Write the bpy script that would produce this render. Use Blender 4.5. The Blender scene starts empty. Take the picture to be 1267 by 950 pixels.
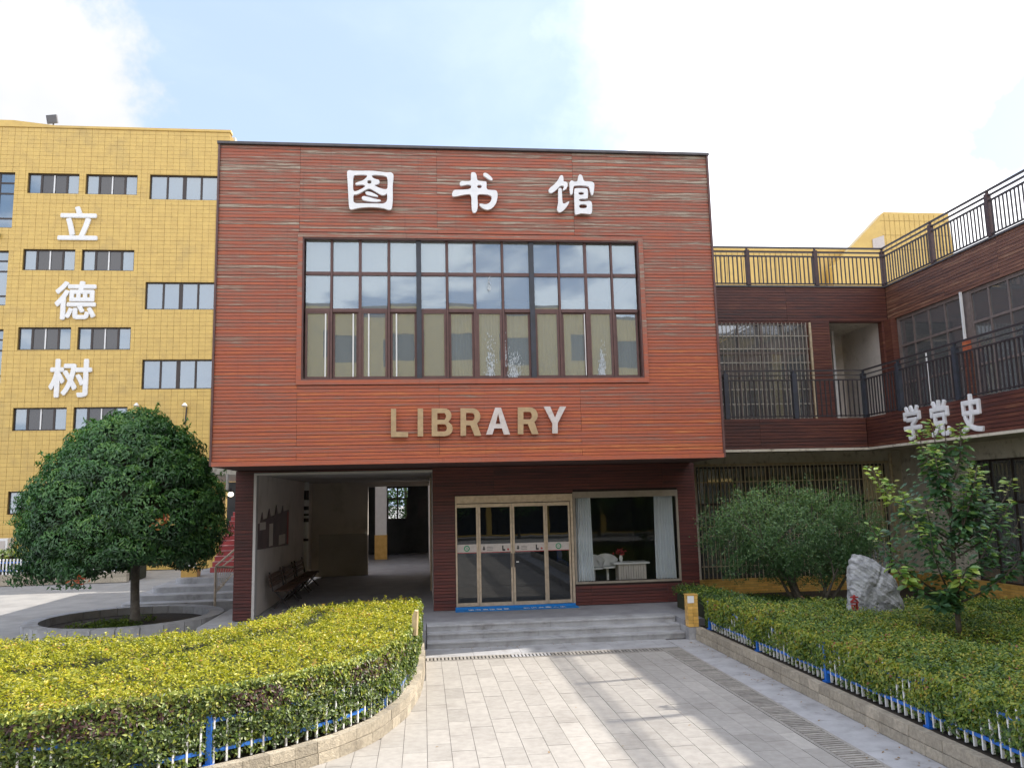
import bpy, math, random
import numpy as np
from math import sin, cos, pi, radians, sqrt, atan2
from mathutils import Vector, Matrix

random.seed(7); rng = np.random.default_rng(7)
S = bpy.context.scene
COL = S.collection

# ------------------------------------------------------------------ camera
FPX, YAW, PITCH, ROLL, CH = 1000.0, .1121, .141, -.0235, 2.88
Fv = Vector((sin(YAW)*cos(PITCH), cos(YAW)*cos(PITCH), sin(PITCH)))
Rv = Vector((cos(YAW), -sin(YAW), 0)); Uv = Rv.cross(Fv)
R2 = Rv*cos(ROLL)+Uv*sin(ROLL); U2 = -Rv*sin(ROLL)+Uv*cos(ROLL)
cd = bpy.data.cameras.new('camera'); cam = bpy.data.objects.new('camera', cd); COL.objects.link(cam)
cd.sensor_width = 36; cd.lens = FPX/1267*36; cd.clip_start = .05; cd.clip_end = 3000
M = Matrix((( R2.x, U2.x, -Fv.x, 0), (R2.y, U2.y, -Fv.y, 0), (R2.z, U2.z, -Fv.z, CH), (0, 0, 0, 1)))
cam.matrix_world = M
S.camera = cam

# ------------------------------------------------------------------ light, sky, exposure
SUN_TO = Vector((1.125, .20, 1.0)).normalized()
SUN_EL = math.asin(SUN_TO.z); SUN_AZ = atan2(SUN_TO.x, SUN_TO.y)
sd = bpy.data.lights.new('sun', 'SUN'); sd.energy = 2.25; sd.angle = radians(.53); sd.color = (1, .93, .82)
so = bpy.data.objects.new('sun', sd); COL.objects.link(so)
so.rotation_euler = SUN_TO.to_track_quat('Z', 'Y').to_euler()
S.view_settings.view_transform = 'Standard'; S.view_settings.look = 'None'
S.view_settings.exposure = 1.75; S.view_settings.gamma = 1.0
S.cycles.max_bounces = 8; S.cycles.diffuse_bounces = 5; S.cycles.glossy_bounces = 3
S.cycles.transparent_max_bounces = 10; S.cycles.transmission_bounces = 3
S.cycles.caustics_reflective = False; S.cycles.caustics_refractive = False

def skydir(x, y):
    return (Fv+R2*((x-633.5)/FPX)-U2*((y-475)/FPX)).normalized()

class NT:
    """tiny node helper"""
    def __init__(s, tree): s.t = tree; s.n = tree.nodes; s.l = tree.links
    def new(s, typ, **kw):
        n = s.n.new(typ)
        for k, v in kw.items(): setattr(n, k, v)
        return n
    def put(s, sock, v):
        if isinstance(v, bpy.types.NodeSocket): s.l.new(v, sock)
        elif v is not None:
            try: sock.default_value = v
            except Exception: sock.default_value = (v, v, v, 1) if not hasattr(v, '__len__') else tuple(v)+(1,)
    def math(s, op, a, b=None, clamp=False):
        n = s.new('ShaderNodeMath', operation=op); n.use_clamp = clamp
        s.put(n.inputs[0], a)
        if b is not None: s.put(n.inputs[1], b)
        return n.outputs[0]
    def mix(s, f, a, b, mode='MIX'):
        n = s.new('ShaderNodeMix', data_type='RGBA', blend_type=mode)
        s.put(n.inputs[0], f); s.put(n.inputs[6], a); s.put(n.inputs[7], b)
        return n.outputs[2]
    def noise(s, vec, scale, detail=4, rough=.55, dist=0):
        n = s.new('ShaderNodeTexNoise'); s.put(n.inputs['Vector'], vec)
        n.inputs['Scale'].default_value = scale; n.inputs['Detail'].default_value = detail
        n.inputs['Roughness'].default_value = rough; n.inputs['Distortion'].default_value = dist
        return n.outputs['Fac']
    def ramp(s, f, stops):
        n = s.new('ShaderNodeValToRGB'); s.put(n.inputs[0], f)
        e = n.color_ramp.elements
        while len(e) < len(stops): e.new(.5)
        for i, (p, c) in enumerate(stops):
            e[i].position = p; e[i].color = (*c, 1) if len(c) == 3 else c
        return n.outputs[0]
    def map(s, vec, scale=(1, 1, 1), loc=(0, 0, 0)):
        n = s.new('ShaderNodeMapping'); s.put(n.inputs[0], vec)
        n.inputs['Scale'].default_value = scale; n.inputs['Location'].default_value = loc
        return n.outputs[0]
    def rng(s, v, a, b, c=0, d=1):
        n = s.new('ShaderNodeMapRange'); n.clamp = True
        s.put(n.inputs[0], v)
        for i, q in enumerate((a, b, c, d)): n.inputs[i+1].default_value = q
        n.interpolation_type = 'SMOOTHSTEP'
        return n.outputs[0]

W = bpy.data.worlds.new('World'); S.world = W; W.use_nodes = True
t = NT(W.node_tree); t.n.clear()
sky = t.new('ShaderNodeTexSky'); sky.sky_type = 'NISHITA'; sky.sun_disc = False
sky.sun_elevation = SUN_EL; sky.sun_rotation = SUN_AZ
sky.air_density = 1.0; sky.dust_density = 2.0; sky.ozone_density = 1.2
tc = t.new('ShaderNodeTexCoord'); gd = tc.outputs['Generated']
sx = t.new('ShaderNodeSeparateXYZ'); t.put(sx.inputs[0], gd)
zz = t.math('MAXIMUM', t.math('ADD', sx.outputs[2], .12), .05)
cv = t.new('ShaderNodeCombineXYZ')
t.put(cv.inputs[0], t.math('DIVIDE', sx.outputs[0], zz)); t.put(cv.inputs[1], t.math('DIVIDE', sx.outputs[1], zz))
n1 = t.noise(t.map(cv.outputs[0], (1, 1, 1), (3.1, 1.7, 0)), 1.1, 7, .58, .3)
n2 = t.noise(gd, 7.0, 6, .6)
def blob(x, y, r0, r1):
    d = skydir(x, y)
    n = t.new('ShaderNodeVectorMath', operation='DISTANCE'); t.put(n.inputs[0], gd); n.inputs[1].default_value = d
    wob = t.math('MULTIPLY', t.math('SUBTRACT', n2, .5), .26)
    return t.rng(t.math('ADD', n.outputs['Value'], wob), r0, r1, 1, 0)
lcl = blob(15, 85, .095, .145)                       # cumulus at the left edge of the view
cl = blob(1130, 40, .10, .42)
for a in ((1090, 180, .20, .30), (1330, -60, .2, .36), (850, 205, .05, .09), (1180, 330, .15, .3), (1500, 250, .3, .42), (1180, -220, .16, .40)):
    cl = t.math('MAXIMUM', cl, blob(*a))
thin = t.math('MULTIPLY', t.rng(n1, .42, .75), .10)
patch = blob(1262, 175, .03, .07)
cl = t.math('SUBTRACT', cl, t.math('MULTIPLY', patch, .93), True)
gen = t.rng(n1, .40, .50)                         # unseen clouds behind the camera, added to brighten the shaded fronts
back = t.rng(sx.outputs[1], .25, -.1, 0, 1)
gen = t.math('MULTIPLY', gen, back)
cl = t.math('MAXIMUM', t.math('MAXIMUM', cl, thin), gen)
shade = t.noise(gd, 5.0, 4, .55)
ccol = t.ramp(shade, [(.3, (.80, .84, .92)), (.62, (1, 1, 1))])
cmul = t.mix(1.0, ccol, (6.6, 6.6, 6.7, 1), 'MULTIPLY')
lcol = t.mix(1.0, ccol, (3.1, 3.1, 3.2, 1), 'MULTIPLY')
skyc = t.mix(1.0, sky.outputs[0], (1.0, 1.0, 1.0, 1), 'MULTIPLY')
# thin milky veil over the blue, as in summer haze
skyv = t.mix(.62, skyc, (4.4, 5.05, 6.8, 1))
skyv = t.mix(1.0, skyv, (.58, .62, .65, 1), 'MULTIPLY')
fin = t.mix(cl, t.mix(lcl, skyv, lcol), cmul)
bg = t.new('ShaderNodeBackground'); t.put(bg.inputs[0], fin); bg.inputs[1].default_value = .10
wo = t.new('ShaderNodeOutputWorld'); t.l.new(bg.outputs[0], wo.inputs[0])

# ------------------------------------------------------------------ pixel -> world helpers (photo pixels, known planes)
def ray(x, y): return Fv+R2*((x-633.5)/FPX)-U2*((y-475)/FPX)
def onY(x, y, Y): d = ray(x, y); k = Y/d.y; return (d.x*k, CH+d.z*k)
def onX(x, y, X): d = ray(x, y); k = X/d.x; return (d.y*k, CH+d.z*k)
def onZ(x, y, Z): d = ray(x, y); k = (Z-CH)/d.z; return (d.x*k, d.y*k)

# ------------------------------------------------------------------ object helpers
def wloc(o):
    v = Vector((0, 0, 0))
    while o: v += Vector(o.location); o = o.parent
    return v
def tag(o, label=None, cat=None, group=None, kind=None):
    if label: o['label'] = label
    if cat: o['category'] = cat
    if group: o['group'] = group
    if kind: o['kind'] = kind
    return o
def thing(name, loc, label, cat, group=None):
    o = bpy.data.objects.new(name, None); o.empty_display_size = .2; COL.objects.link(o); o.location = loc
    return tag(o, label, cat, group)
def link(name, me, parent=None, **kw):
    o = bpy.data.objects.new(name, me); COL.objects.link(o)
    if parent: o.parent = parent
    return tag(o, **kw)
def copy_tree(o, parent=None):
    c = o.copy(); COL.objects.link(c); c.parent = parent
    for ch in list(o.children): copy_tree(ch, c)
    return c

class MB:
    def __init__(s): s.v = []; s.f = []; s.t = []
    def add(s, vs, fs, tone=.5):
        b = len(s.v); s.v += [tuple(v) for v in vs]; s.f += [tuple(b+i for i in f) for f in fs]; s.t += [tone]*len(vs)
        return s
    def box(s, x0, x1, y0, y1, z0, z1, tone=.5):
        return s.add([(x0,y0,z0),(x1,y0,z0),(x1,y1,z0),(x0,y1,z0),(x0,y0,z1),(x1,y0,z1),(x1,y1,z1),(x0,y1,z1)],
                     [(0,3,2,1),(4,5,6,7),(0,1,5,4),(1,2,6,5),(2,3,7,6),(3,0,4,7)], tone)
    def obox(s, c, ax, ay, az, tone=.5):
        c, ax, ay, az = map(Vector, (c, ax, ay, az)); vs = []
        for k in (-1, 1):
            for i, j in ((-1,-1),(1,-1),(1,1),(-1,1)): vs.append(c+ax*i+ay*j+az*k)
        return s.add(vs, [(0,3,2,1),(4,5,6,7),(0,1,5,4),(1,2,6,5),(2,3,7,6),(3,0,4,7)], tone)
    def bar(s, a, b, w, h=None, up=(0,0,1), tone=.5):
        a, b = Vector(a), Vector(b); d = b-a; L = d.length; d.normalize()
        u = Vector(up); sd_ = d.cross(u)
        if sd_.length < 1e-4: sd_ = d.cross(Vector((0,1,0)))
        sd_.normalize(); u = sd_.cross(d); h = h or w
        return s.obox((a+b)/2, d*(L/2), sd_*(w/2), u*(h/2), tone)
    def tube(s, pts, rad, n=8, tone=.5, cap=True):
        pts = [Vector(p) for p in pts]; rad = rad if hasattr(rad, '__len__') else [rad]*len(pts)
        b = len(s.v); ref = Vector((0, 0, 1))
        for i, p in enumerate(pts):
            d = (pts[min(i+1, len(pts)-1)]-pts[max(i-1, 0)]).normalized()
            a = d.cross(ref)
            if a.length < .05: a = d.cross(Vector((1, 0, 0)))
            a.normalize(); c = a.cross(d)
            for k in range(n):
                th = 2*pi*k/n; s.v.append(tuple(p+(a*cos(th)+c*sin(th))*rad[i])); s.t.append(tone)
        for i in range(len(pts)-1):
            for k in range(n):
                k2 = (k+1) % n; s.f.append((b+i*n+k, b+i*n+k2, b+(i+1)*n+k2, b+(i+1)*n+k))
        if cap:
            s.f.append(tuple(b+k for k in range(n))[::-1]); s.f.append(tuple(b+(len(pts)-1)*n+k for k in range(n)))
        return s
    def prism(s, poly, axis, a, b, tone=.5):
        """poly in the plane across axis, swept from a to b"""
        def P(u, v, w): return {'x': (w, u, v), 'y': (u, w, v), 'z': (u, v, w)}[axis]
        n = len(poly); vs = [P(u, v, a) for u, v in poly]+[P(u, v, b) for u, v in poly]
        fs = [tuple(range(n))[::-1], tuple(range(n, 2*n))]+[(i, (i+1) % n, n+(i+1) % n, n+i) for i in range(n)]
        return s.add(vs, fs, tone)
    def mesh(s, name, mat, off=Vector((0,0,0)), smooth=False):
        me = bpy.data.meshes.new(name)
        me.from_pydata([(v[0]-off[0], v[1]-off[1], v[2]-off[2]) for v in s.v], [], s.f)
        at = me.attributes.new('tone', 'FLOAT', 'POINT'); at.data.foreach_set('value', s.t)
        if smooth: me.polygons.foreach_set('use_smooth', [True]*len(s.f))
        me.materials.append(mat); me.update()
        return me
    def build(s, name, mat, parent=None, smooth=False, **kw):
        if not s.v: return None
        off = wloc(parent) if parent else Vector((0,0,0))
        me = s.mesh(name, mat, off, smooth)
        import bmesh
        if len(s.f) < 20000:
            bm = bmesh.new(); bm.from_mesh(me); bmesh.ops.recalc_face_normals(bm, faces=bm.faces); bm.to_mesh(me); bm.free()
        return link(name, me, parent, **kw)
    def bbox_area(s): return 0

def pbox(name, mat, parent, *a, tone=.5, **kw):
    return MB().box(*a, tone=tone).build(name, mat, parent, **kw)

# ------------------------------------------------------------------ materials
MATS = {}
def pm(name, c1, c2=None, scale=6.0, rough=.7, bump=0.0, bscale=40.0, metal=0.0, stretch=(1,1,1), tone=0.0, detail=5, spec=.5, dirt=None):
    m = bpy.data.materials.new(name); m.use_nodes = True; t = NT(m.node_tree); t.n.clear()
    pos = t.new('ShaderNodeNewGeometry').outputs['Position']; pv = t.map(pos, stretch)
    c2 = c2 or tuple(x*.8 for x in c1)
    f = t.rng(t.noise(pv, scale, detail, .6), .32, .68)
    col = t.mix(f, (*c1, 1), (*c2, 1))
    if dirt:   # (colour, scale, amount)
        dn = t.rng(t.noise(pos, dirt[1], 6, .65), .5, .75)
        col = t.mix(t.math('MULTIPLY', dn, dirt[2]), col, (*dirt[0], 1))
    if tone:
        a = t.new('ShaderNodeAttribute', attribute_name='tone').outputs['Fac']
        k = t.math('ADD', t.math('MULTIPLY', t.math('SUBTRACT', a, .5), tone*2), 1.0)
        vm = t.new('ShaderNodeVectorMath', operation='SCALE'); t.put(vm.inputs[0], col); t.put(vm.inputs['Scale'], k); col = vm.outputs[0]
    b = t.new('ShaderNodeBsdfPrincipled'); t.put(b.inputs['Base Color'], col)
    b.inputs['Roughness'].default_value = rough; b.inputs['Metallic'].default_value = metal; b.inputs['Specular IOR Level'].default_value = spec
    if bump:
        bn = t.new('ShaderNodeBump'); bn.inputs['Strength'].default_value = bump; bn.inputs['Distance'].default_value = .02
        t.put(bn.inputs['Height'], t.noise(pv, bscale, 5, .65)); t.l.new(bn.outputs[0], b.inputs['Normal'])
    o = t.new('ShaderNodeOutputMaterial'); t.l.new(b.outputs[0], o.inputs[0])
    MATS[name] = m; return m

def wood(name, stops, wx, zmid=None):
    m = bpy.data.materials.new(name); m.use_nodes = True; t = NT(m.node_tree); t.n.clear()
    pos = t.new('ShaderNodeNewGeometry').outputs['Position']
    a = t.new('ShaderNodeAttribute', attribute_name='tone').outputs['Fac']
    off = t.new('ShaderNodeCombineXYZ'); t.put(off.inputs[0], t.math('MULTIPLY', a, 37.0)); t.put(off.inputs[1], t.math('MULTIPLY', a, 23.0))
    ps = t.new('ShaderNodeVectorMath', operation='ADD'); t.put(ps.inputs[0], pos); t.put(ps.inputs[1], off.outputs[0])
    streak = t.noise(t.map(ps.outputs[0], (1.5, 1.5, 34)), 1.0, 6, .7)
    big = t.noise(t.map(pos, (.35, .35, .8)), 1.0, 3, .5)
    f = t.math('ADD', t.math('MULTIPLY', a, .36), t.math('MULTIPLY', t.math('SUBTRACT', streak, .5), 2.0))
    f = t.math('ADD', f, t.math('MULTIPLY', t.math('SUBTRACT', big, .5), .55))
    f = t.math('ADD', f, .30)
    if zmid:   # boards high on the wall have weathered greyer
        sz = t.new('ShaderNodeSeparateXYZ'); t.put(sz.inputs[0], pos)
        f = t.math('SUBTRACT', f, t.math('MULTIPLY', t.math('SUBTRACT', sz.outputs[2], zmid), .055))
    col = t.ramp(f, stops)
    fine = t.noise(t.map(ps.outputs[0], (7, 7, 160)), 1.0, 3, .6)
    col = t.mix(t.rng(fine, .45, .8, 0, .35), col, (.035, .02, .02, 1))
    dr = t.rng(t.noise(t.map(pos, (7, 7, .35)), 1.0, 5, .7), .56, .78, 0, .38)
    col = t.mix(dr, col, (.07, .03, .03, 1))
    b = t.new('ShaderNodeBsdfPrincipled'); t.put(b.inputs['Base Color'], col); b.inputs['Roughness'].default_value = .55
    bn = t.new('ShaderNodeBump'); bn.inputs['Strength'].default_value = .35; bn.inputs['Distance'].default_value = .01
    t.put(bn.inputs['Height'], fine); t.l.new(bn.outputs[0], b.inputs['Normal'])
    o = t.new('ShaderNodeOutputMaterial'); t.l.new(b.outputs[0], o.inputs[0]); return m

def glass(name, tint, refl, rough=.02, dark=(.02,.025,.03), thru=.5, gc=(.93, .96, 1)):
    """pane: part mirror, part see-through, part diffuse film that lifts or tints the pane"""
    m = bpy.data.materials.new(name); m.use_nodes = True; t = NT(m.node_tree); t.n.clear()
    tr = t.new('ShaderNodeBsdfTransparent'); tr.inputs[0].default_value = (*tint, 1)
    df = t.new('ShaderNodeBsdfDiffuse'); df.inputs[0].default_value = (*dark, 1)
    gl = t.new('ShaderNodeBsdfGlossy'); gl.inputs['Roughness'].default_value = rough; gl.inputs[0].default_value = (*gc, 1)
    pos = t.new('ShaderNodeNewGeometry').outputs['Position']
    bn = t.new('ShaderNodeBump'); bn.inputs['Strength'].default_value = .012; bn.inputs['Distance'].default_value = .05
    t.put(bn.inputs['Height'], t.noise(pos, 1.3, 2, .5)); t.l.new(bn.outputs[0], gl.inputs['Normal'])
    m1 = t.new('ShaderNodeMixShader'); m1.inputs[0].default_value = thru; t.l.new(df.outputs[0], m1.inputs[1]); t.l.new(tr.outputs[0], m1.inputs[2])
    lw = t.new('ShaderNodeLayerWeight'); lw.inputs[0].default_value = .25
    fr = t.math('ADD', t.math('MULTIPLY', lw.outputs['Fresnel'], .8), refl, True)
    m2 = t.new('ShaderNodeMixShader'); t.put(m2.inputs[0], fr); t.l.new(m1.outputs[0], m2.inputs[1]); t.l.new(gl.outputs[0], m2.inputs[2])
    o = t.new('ShaderNodeOutputMaterial'); t.l.new(m2.outputs[0], o.inputs[0]); return m

def leafmat(name, stops, trans=.35, rough=.45, gloss=.12, big=0.0):
    m = bpy.data.materials.new(name); m.use_nodes = True; t = NT(m.node_tree); t.n.clear()
    a = t.new('ShaderNodeAttribute', attribute_name='tone').outputs['Fac']
    if big:
        pos = t.new('ShaderNodeNewGeometry').outputs['Position']
        a = t.math('ADD', a, t.math('MULTIPLY', t.math('SUBTRACT', t.noise(pos, 1.1, 4, .6), .5), big))
    col = t.ramp(a, stops)
    d = t.new('ShaderNodeBsdfDiffuse'); t.put(d.inputs[0], col)
    tl = t.new('ShaderNodeBsdfTranslucent'); t.put(tl.inputs[0], t.mix(1.0, col, (1.15, 1.2, .6, 1), 'MULTIPLY'))
    g = t.new('ShaderNodeBsdfGlossy'); g.inputs['Roughness'].default_value = rough; g.inputs[0].default_value = (1, 1, 1, 1)
    m1 = t.new('ShaderNodeMixShader'); m1.inputs[0].default_value = trans; t.l.new(d.outputs[0], m1.inputs[1]); t.l.new(tl.outputs[0], m1.inputs[2])
    lw = t.new('ShaderNodeLayerWeight'); lw.inputs[0].default_value = .3
    m2 = t.new('ShaderNodeMixShader'); m2.inputs[0].default_value = gloss*.3; t.l.new(m1.outputs[0], m2.inputs[1]); t.l.new(g.outputs[0], m2.inputs[2])
    o = t.new('ShaderNodeOutputMaterial'); t.l.new(m2.outputs[0], o.inputs[0]); return m

WOOD_BOX = wood('weathered_red_boards', [(.0, (.44, .37, .29)), (.13, (.29, .20, .15)), (.29, (.31, .13, .092)), (.45, (.38, .115, .070)), (.63, (.44, .108, .055)), (.83, (.50, .135, .05)), (1, (.56, .20, .075))], 1, 6.6)
WOOD_SHADE = wood('shaded_red_boards', [(.0, (.035, .016, .017)), (.3, (.07, .019, .018)), (.6, (.11, .026, .022)), (1, (.16, .038, .026))], 1)  # same red boards, with the overhang's shade put into the colour
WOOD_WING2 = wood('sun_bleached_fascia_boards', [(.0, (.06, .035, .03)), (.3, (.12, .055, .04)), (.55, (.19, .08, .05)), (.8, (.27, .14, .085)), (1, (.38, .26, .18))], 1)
WOOD_WING = wood('brown_fascia_boards', [(.0, (.035, .020, .020)), (.3, (.075, .026, .022)), (.55, (.12, .036, .026)), (.8, (.17, .065, .036)), (1, (.26, .15, .09))], 1)
BACKING = pm('dark_backing', (.03, .018, .016), rough=.9)
YTILE = pm('yellow_wall_tile', (.64, .44, .125), (.58, .39, .11), 2.0, .38, .05, 30, tone=.05, dirt=((.40, .29, .11), .5, .5))
YJOINT = pm('tile_joint', (.30, .20, .06), rough=.9)
PLINTH = pm('ochre_glazed_tile', (.70, .44, .13), (.60, .35, .09), 5, .3, tone=.18)
CONC = pm('grey_granite_step', (.40, .40, .415), (.31, .31, .32), 3.0, .75, .25, 60, dirt=((.13, .12, .11), 2.2, .6))
PLATF = pm('platform_stone', (.30, .30, .32), (.23, .23, .25), 2.0, .6, .1, 50, dirt=((.16, .15, .14), 1.4, .5))
TILE = pm('paving_stone', (.375, .352, .325), (.32, .30, .275), 9.0, .75, .25, 90, tone=.12, dirt=((.23, .21, .19), 1.3, .6))
TJOINT = pm('paving_joint', (.19, .18, .17), rough=.95)
KERB = pm('rough_granite_block', (.46, .40, .31), (.33, .29, .23), 22, .9, .9, 45, tone=.22, dirt=((.20, .17, .13), 3.0, .5))
SOIL = pm('dark_soil', (.055, .042, .03), (.03, .024, .018), 9, .95, .6, 30)
ASPH = pm('grey_ground', (.30, .29, .28), (.24, .235, .23), 1.5, .85, .2, 70, dirt=((.17, .16, .15), .6, .5))
GRATE = pm('drain_grate', (.32, .30, .27), (.24, .22, .20), 14, .8, .4, 50, tone=.25)
DARK = pm('dark_gap', (.012, .012, .012), rough=.95)
FRAME = pm('brown_window_frame', (.13, .065, .06), (.10, .05, .048), 8, .45)
FRAMEB = pm('dark_blue_post', (.045, .05, .07), (.035, .04, .05), 8, .5)
YFRAME = pm('dark_bronze_frame', (.045, .03, .025), (.03, .022, .02), 8, .4)
WHITE = pm('white_paint', (.80, .80, .80), (.74, .74, .74), 5, .5)
LETW = pm('white_letter', (.86, .86, .89), (.78, .79, .82), 6, .35)
LETG = pm('gold_letter', (.50, .36, .21), (.42, .30, .18), 7, .4, metal=.15)
LETP = pm('faded_letter', (.66, .60, .60), (.56, .50, .47), 7, .45)
BRONZE = pm('champagne_frame', (.58, .48, .37), (.46, .37, .28), 10, .35, metal=.35)
PLASTER = pm('cream_plaster', (.72, .66, .61), (.64, .59, .55), 1.3, .85, .05, 30, dirt=((.33, .30, .25), 1.2, .5))
CREAM = pm('cream_beam', (.66, .61, .52), (.58, .53, .44), 2.2, .85, .1, 30, dirt=((.17, .13, .09), 5.0, .8))
GREYW = pm('grey_interior_wall', (.50, .48, .46), (.44, .42, .40), 1.5, .9)
DARKW = pm('dark_interior_wall', (.07, .075, .075), (.045, .05, .05), 1.5, .9)
IRON = pm('dark_iron', (.045, .035, .04), (.03, .026, .03), 10, .5)
POST = pm('brown_rail_post', (.085, .045, .042), (.055, .035, .04), 10, .6)
STEEL = pm('steel_bar', (.42, .40, .36), (.30, .27, .22), 12, .4, metal=.5)
STEELB = pm('bronze_bar', (.62, .52, .36), (.45, .36, .24), 12, .4, metal=.4)
BLUE = pm('blue_paint', (.02, .16, .60), (.02, .13, .50), 8, .45)
ROCK = pm('grey_rock', (.46, .47, .485), (.22, .225, .24), 3.5, .85, .9, 14, stretch=(1, 1, 2.2), dirt=((.50, .50, .52), 4.5, .6))
REDP = pm('red_paint', (.42, .05, .05), rough=.6)
BARK = pm('bark', (.13, .11, .09), (.08, .065, .05), 12, .9, .6, 40)
BARKG = pm('grey_trunk_bark', (.20, .18, .155), (.13, .115, .10), 9, .9, .6, 40)
CURT = pm('pale_curtain', (.80, .84, .88), (.72, .76, .80), 3, .9)
MATB = pm('blue_mat', (.01, .20, .55), (.01, .17, .48), 20, .8)
ROOF = pm('roof_grey', (.16, .16, .17), rough=.9)
CAP = pm('metal_cap', (.10, .09, .10), (.07, .065, .07), 5, .5)
GREENS = pm('green_sticker', (.02, .30, .14), rough=.5)
STICK = pm('grey_sticker', (.55, .50, .47), (.48, .43, .40), 20, .6)
BLACK = pm('black_print', (.03, .03, .03), rough=.6)
REDST = pm('red_stair', (.42, .07, .07), (.34, .05, .05), 4, .6)
UFR = pm('grey_brown_window_frame', (.20, .16, .15), (.15, .12, .11), 8, .5)
G_BOX = glass('box_window_glass', (.88, .94, .95), .19, .01, (.42, .45, .46), .60, gc=(.70, .80, .88))  # pale film put in to brighten the panes
G_Y = glass('yellow_building_glass', (.35, .45, .5), .20, .03, (.11, .20, .28), .4)  # blue of the reflected sky is painted into the film colour
G_OPP = glass('opposite_glass', (.3, .3, .3), .03, .15, (.10, .12, .11), .3)
G_YD = glass('dull_screen_glass', (.3, .3, .3), .06, .15, (.075, .065, .06), .35)
G_DOOR = glass('door_glass', (.30, .34, .36), .05, .005, (.008, .010, .012), .55)
G_SHOP = glass('display_window_glass', (.97, .98, .98), .0, .005, (.01, .012, .012), .97)
G_WING = glass('wing_glass', (.55, .60, .62), .17, .03, (.20, .205, .21), .5)
LAMP = bpy.data.materials.new('lit_lamp'); LAMP.use_nodes = True
_b = LAMP.node_tree.nodes['Principled BSDF']; _b.inputs['Emission Color'].default_value = (1, .85, .6, 1); _b.inputs['Emission Strength'].default_value = 1.0
GOLD_LEAF = leafmat('golden_privet_leaf', [(0, (.035, .05, .012)), (.25, (.12, .14, .012)), (.5, (.29, .31, .02)), (.75, (.47, .45, .03)), (.93, (.56, .48, .05)), (1, (.42, .20, .05))], .35, big=.5)
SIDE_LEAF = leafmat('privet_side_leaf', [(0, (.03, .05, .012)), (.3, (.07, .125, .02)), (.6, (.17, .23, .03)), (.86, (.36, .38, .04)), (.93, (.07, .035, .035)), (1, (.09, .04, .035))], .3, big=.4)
GRND_LEAF = leafmat('garden_cover_leaf', [(0, (.035, .075, .025)), (.3, (.08, .16, .03)), (.55, (.19, .26, .035)), (.8, (.36, .37, .04)), (.94, (.45, .36, .05)), (1, (.30, .11, .06))], .3, big=.6)
TREE_LEAF = leafmat('dark_evergreen_leaf', [(0, (.02, .06, .024)), (.35, (.045, .14, .04)), (.7, (.105, .25, .055)), (.97, (.21, .36, .06)), (1, (.45, .09, .03))], .22, .4, .14, big=.25)
SHRUB_LEAF = leafmat('fine_shrub_leaf', [(0, (.045, .105, .045)), (.4, (.11, .215, .08)), (.8, (.24, .35, .10)), (1, (.45, .46, .12))], .35, big=.3)
SAP_LEAF = leafmat('broad_sapling_leaf', [(0, (.03, .085, .045)), (.4, (.075, .175, .07)), (.72, (.19, .34, .08)), (.9, (.44, .56, .12)), (1, (.62, .62, .34))], .4, .35, .2)
LITTER = pm('dry_leaf', (.30, .17, .05), (.20, .12, .04), 20, .8)
SHADE_FILL = pm('foliage_shade_fill', (.030, .035, .014), (.018, .02, .01), 10, .95)  # dark filler added inside foliage to block light and darken the gaps

# ------------------------------------------------------------------ plank cladding
class Clad:
    """collects boards of one building; the 300 that show largest become parts, the rest one stuff part"""
    def __init__(s): s.items = []
    def wall(s, fixed, axis, a0, a1, z0, z1, pitch=.0735, gap=.010, t=.022, holes=(), facing=-1, tn=(.0, 1.0), seam=(1.6, 3.4), seed=1, mat=None, off=0):
        """boards run along `axis` ('x' at Y=fixed or 'y' at X=fixed)"""
        r = random.Random(seed); n = max(1, round((z1-z0)/pitch)); p = (z1-z0)/n
        seams = [a0+r.uniform(.8, 2.2)]
        while seams[-1] < a1: seams.append(seams[-1]+r.uniform(*seam))
        for i in range(n):
            lo, hi = z0+i*p+gap/2, z0+(i+1)*p-gap/2
            spans = [(a0, a1)]
            for h0, h1, k0, k1 in holes:
                if hi > k0+.001 and lo < k1-.001:
                    ns = []
                    for u, v in spans:
                        if h1 <= u or h0 >= v: ns.append((u, v)); continue
                        if h0 > u+.02: ns.append((u, h0))
                        if h1 < v-.02: ns.append((h1, v))
                    spans = ns
            for u, v in spans:
                cuts = [c for c in seams if u+.35 < c < v-.35 and r.random() < .85]
                pts = [u]+cuts+[v]
                for k in range(len(pts)-1):
                    q0, q1 = pts[k]+(.003 if k else 0), pts[k+1]-(.003 if k < len(pts)-2 else 0)
                    dz = r.uniform(-.0015, .0015); dt = r.uniform(0, .005)
                    s.items.append((axis, fixed, q0, q1, lo+dz, hi+dz, facing, t+dt, r.uniform(*tn), mat))
    def build(s, parent, maxn=300, dist=lambda c: 1):
        s.items.sort(key=lambda k: -(k[3]-k[2])/dist(k))
        rest = {}
        for i, (axis, fx, q0, q1, lo, hi, fc, th, tone, mat) in enumerate(s.items):
            m = MB() if i < maxn else rest.setdefault(mat.name, (MB(), mat))[0]
            a, b = sorted((fx, fx+fc*th))
            if axis == 'x': m.box(q0, q1, a, b, lo, hi, tone)
            else: m.box(a, b, q0, q1, lo, hi, tone)
            if i < maxn: link('plank', m.mesh('plank', mat, wloc(parent)), parent)
        for k, (m, mat) in rest.items():
            link('plank_cladding', m.mesh('plank_cladding', mat, wloc(parent)), parent, kind='stuff')

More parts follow.
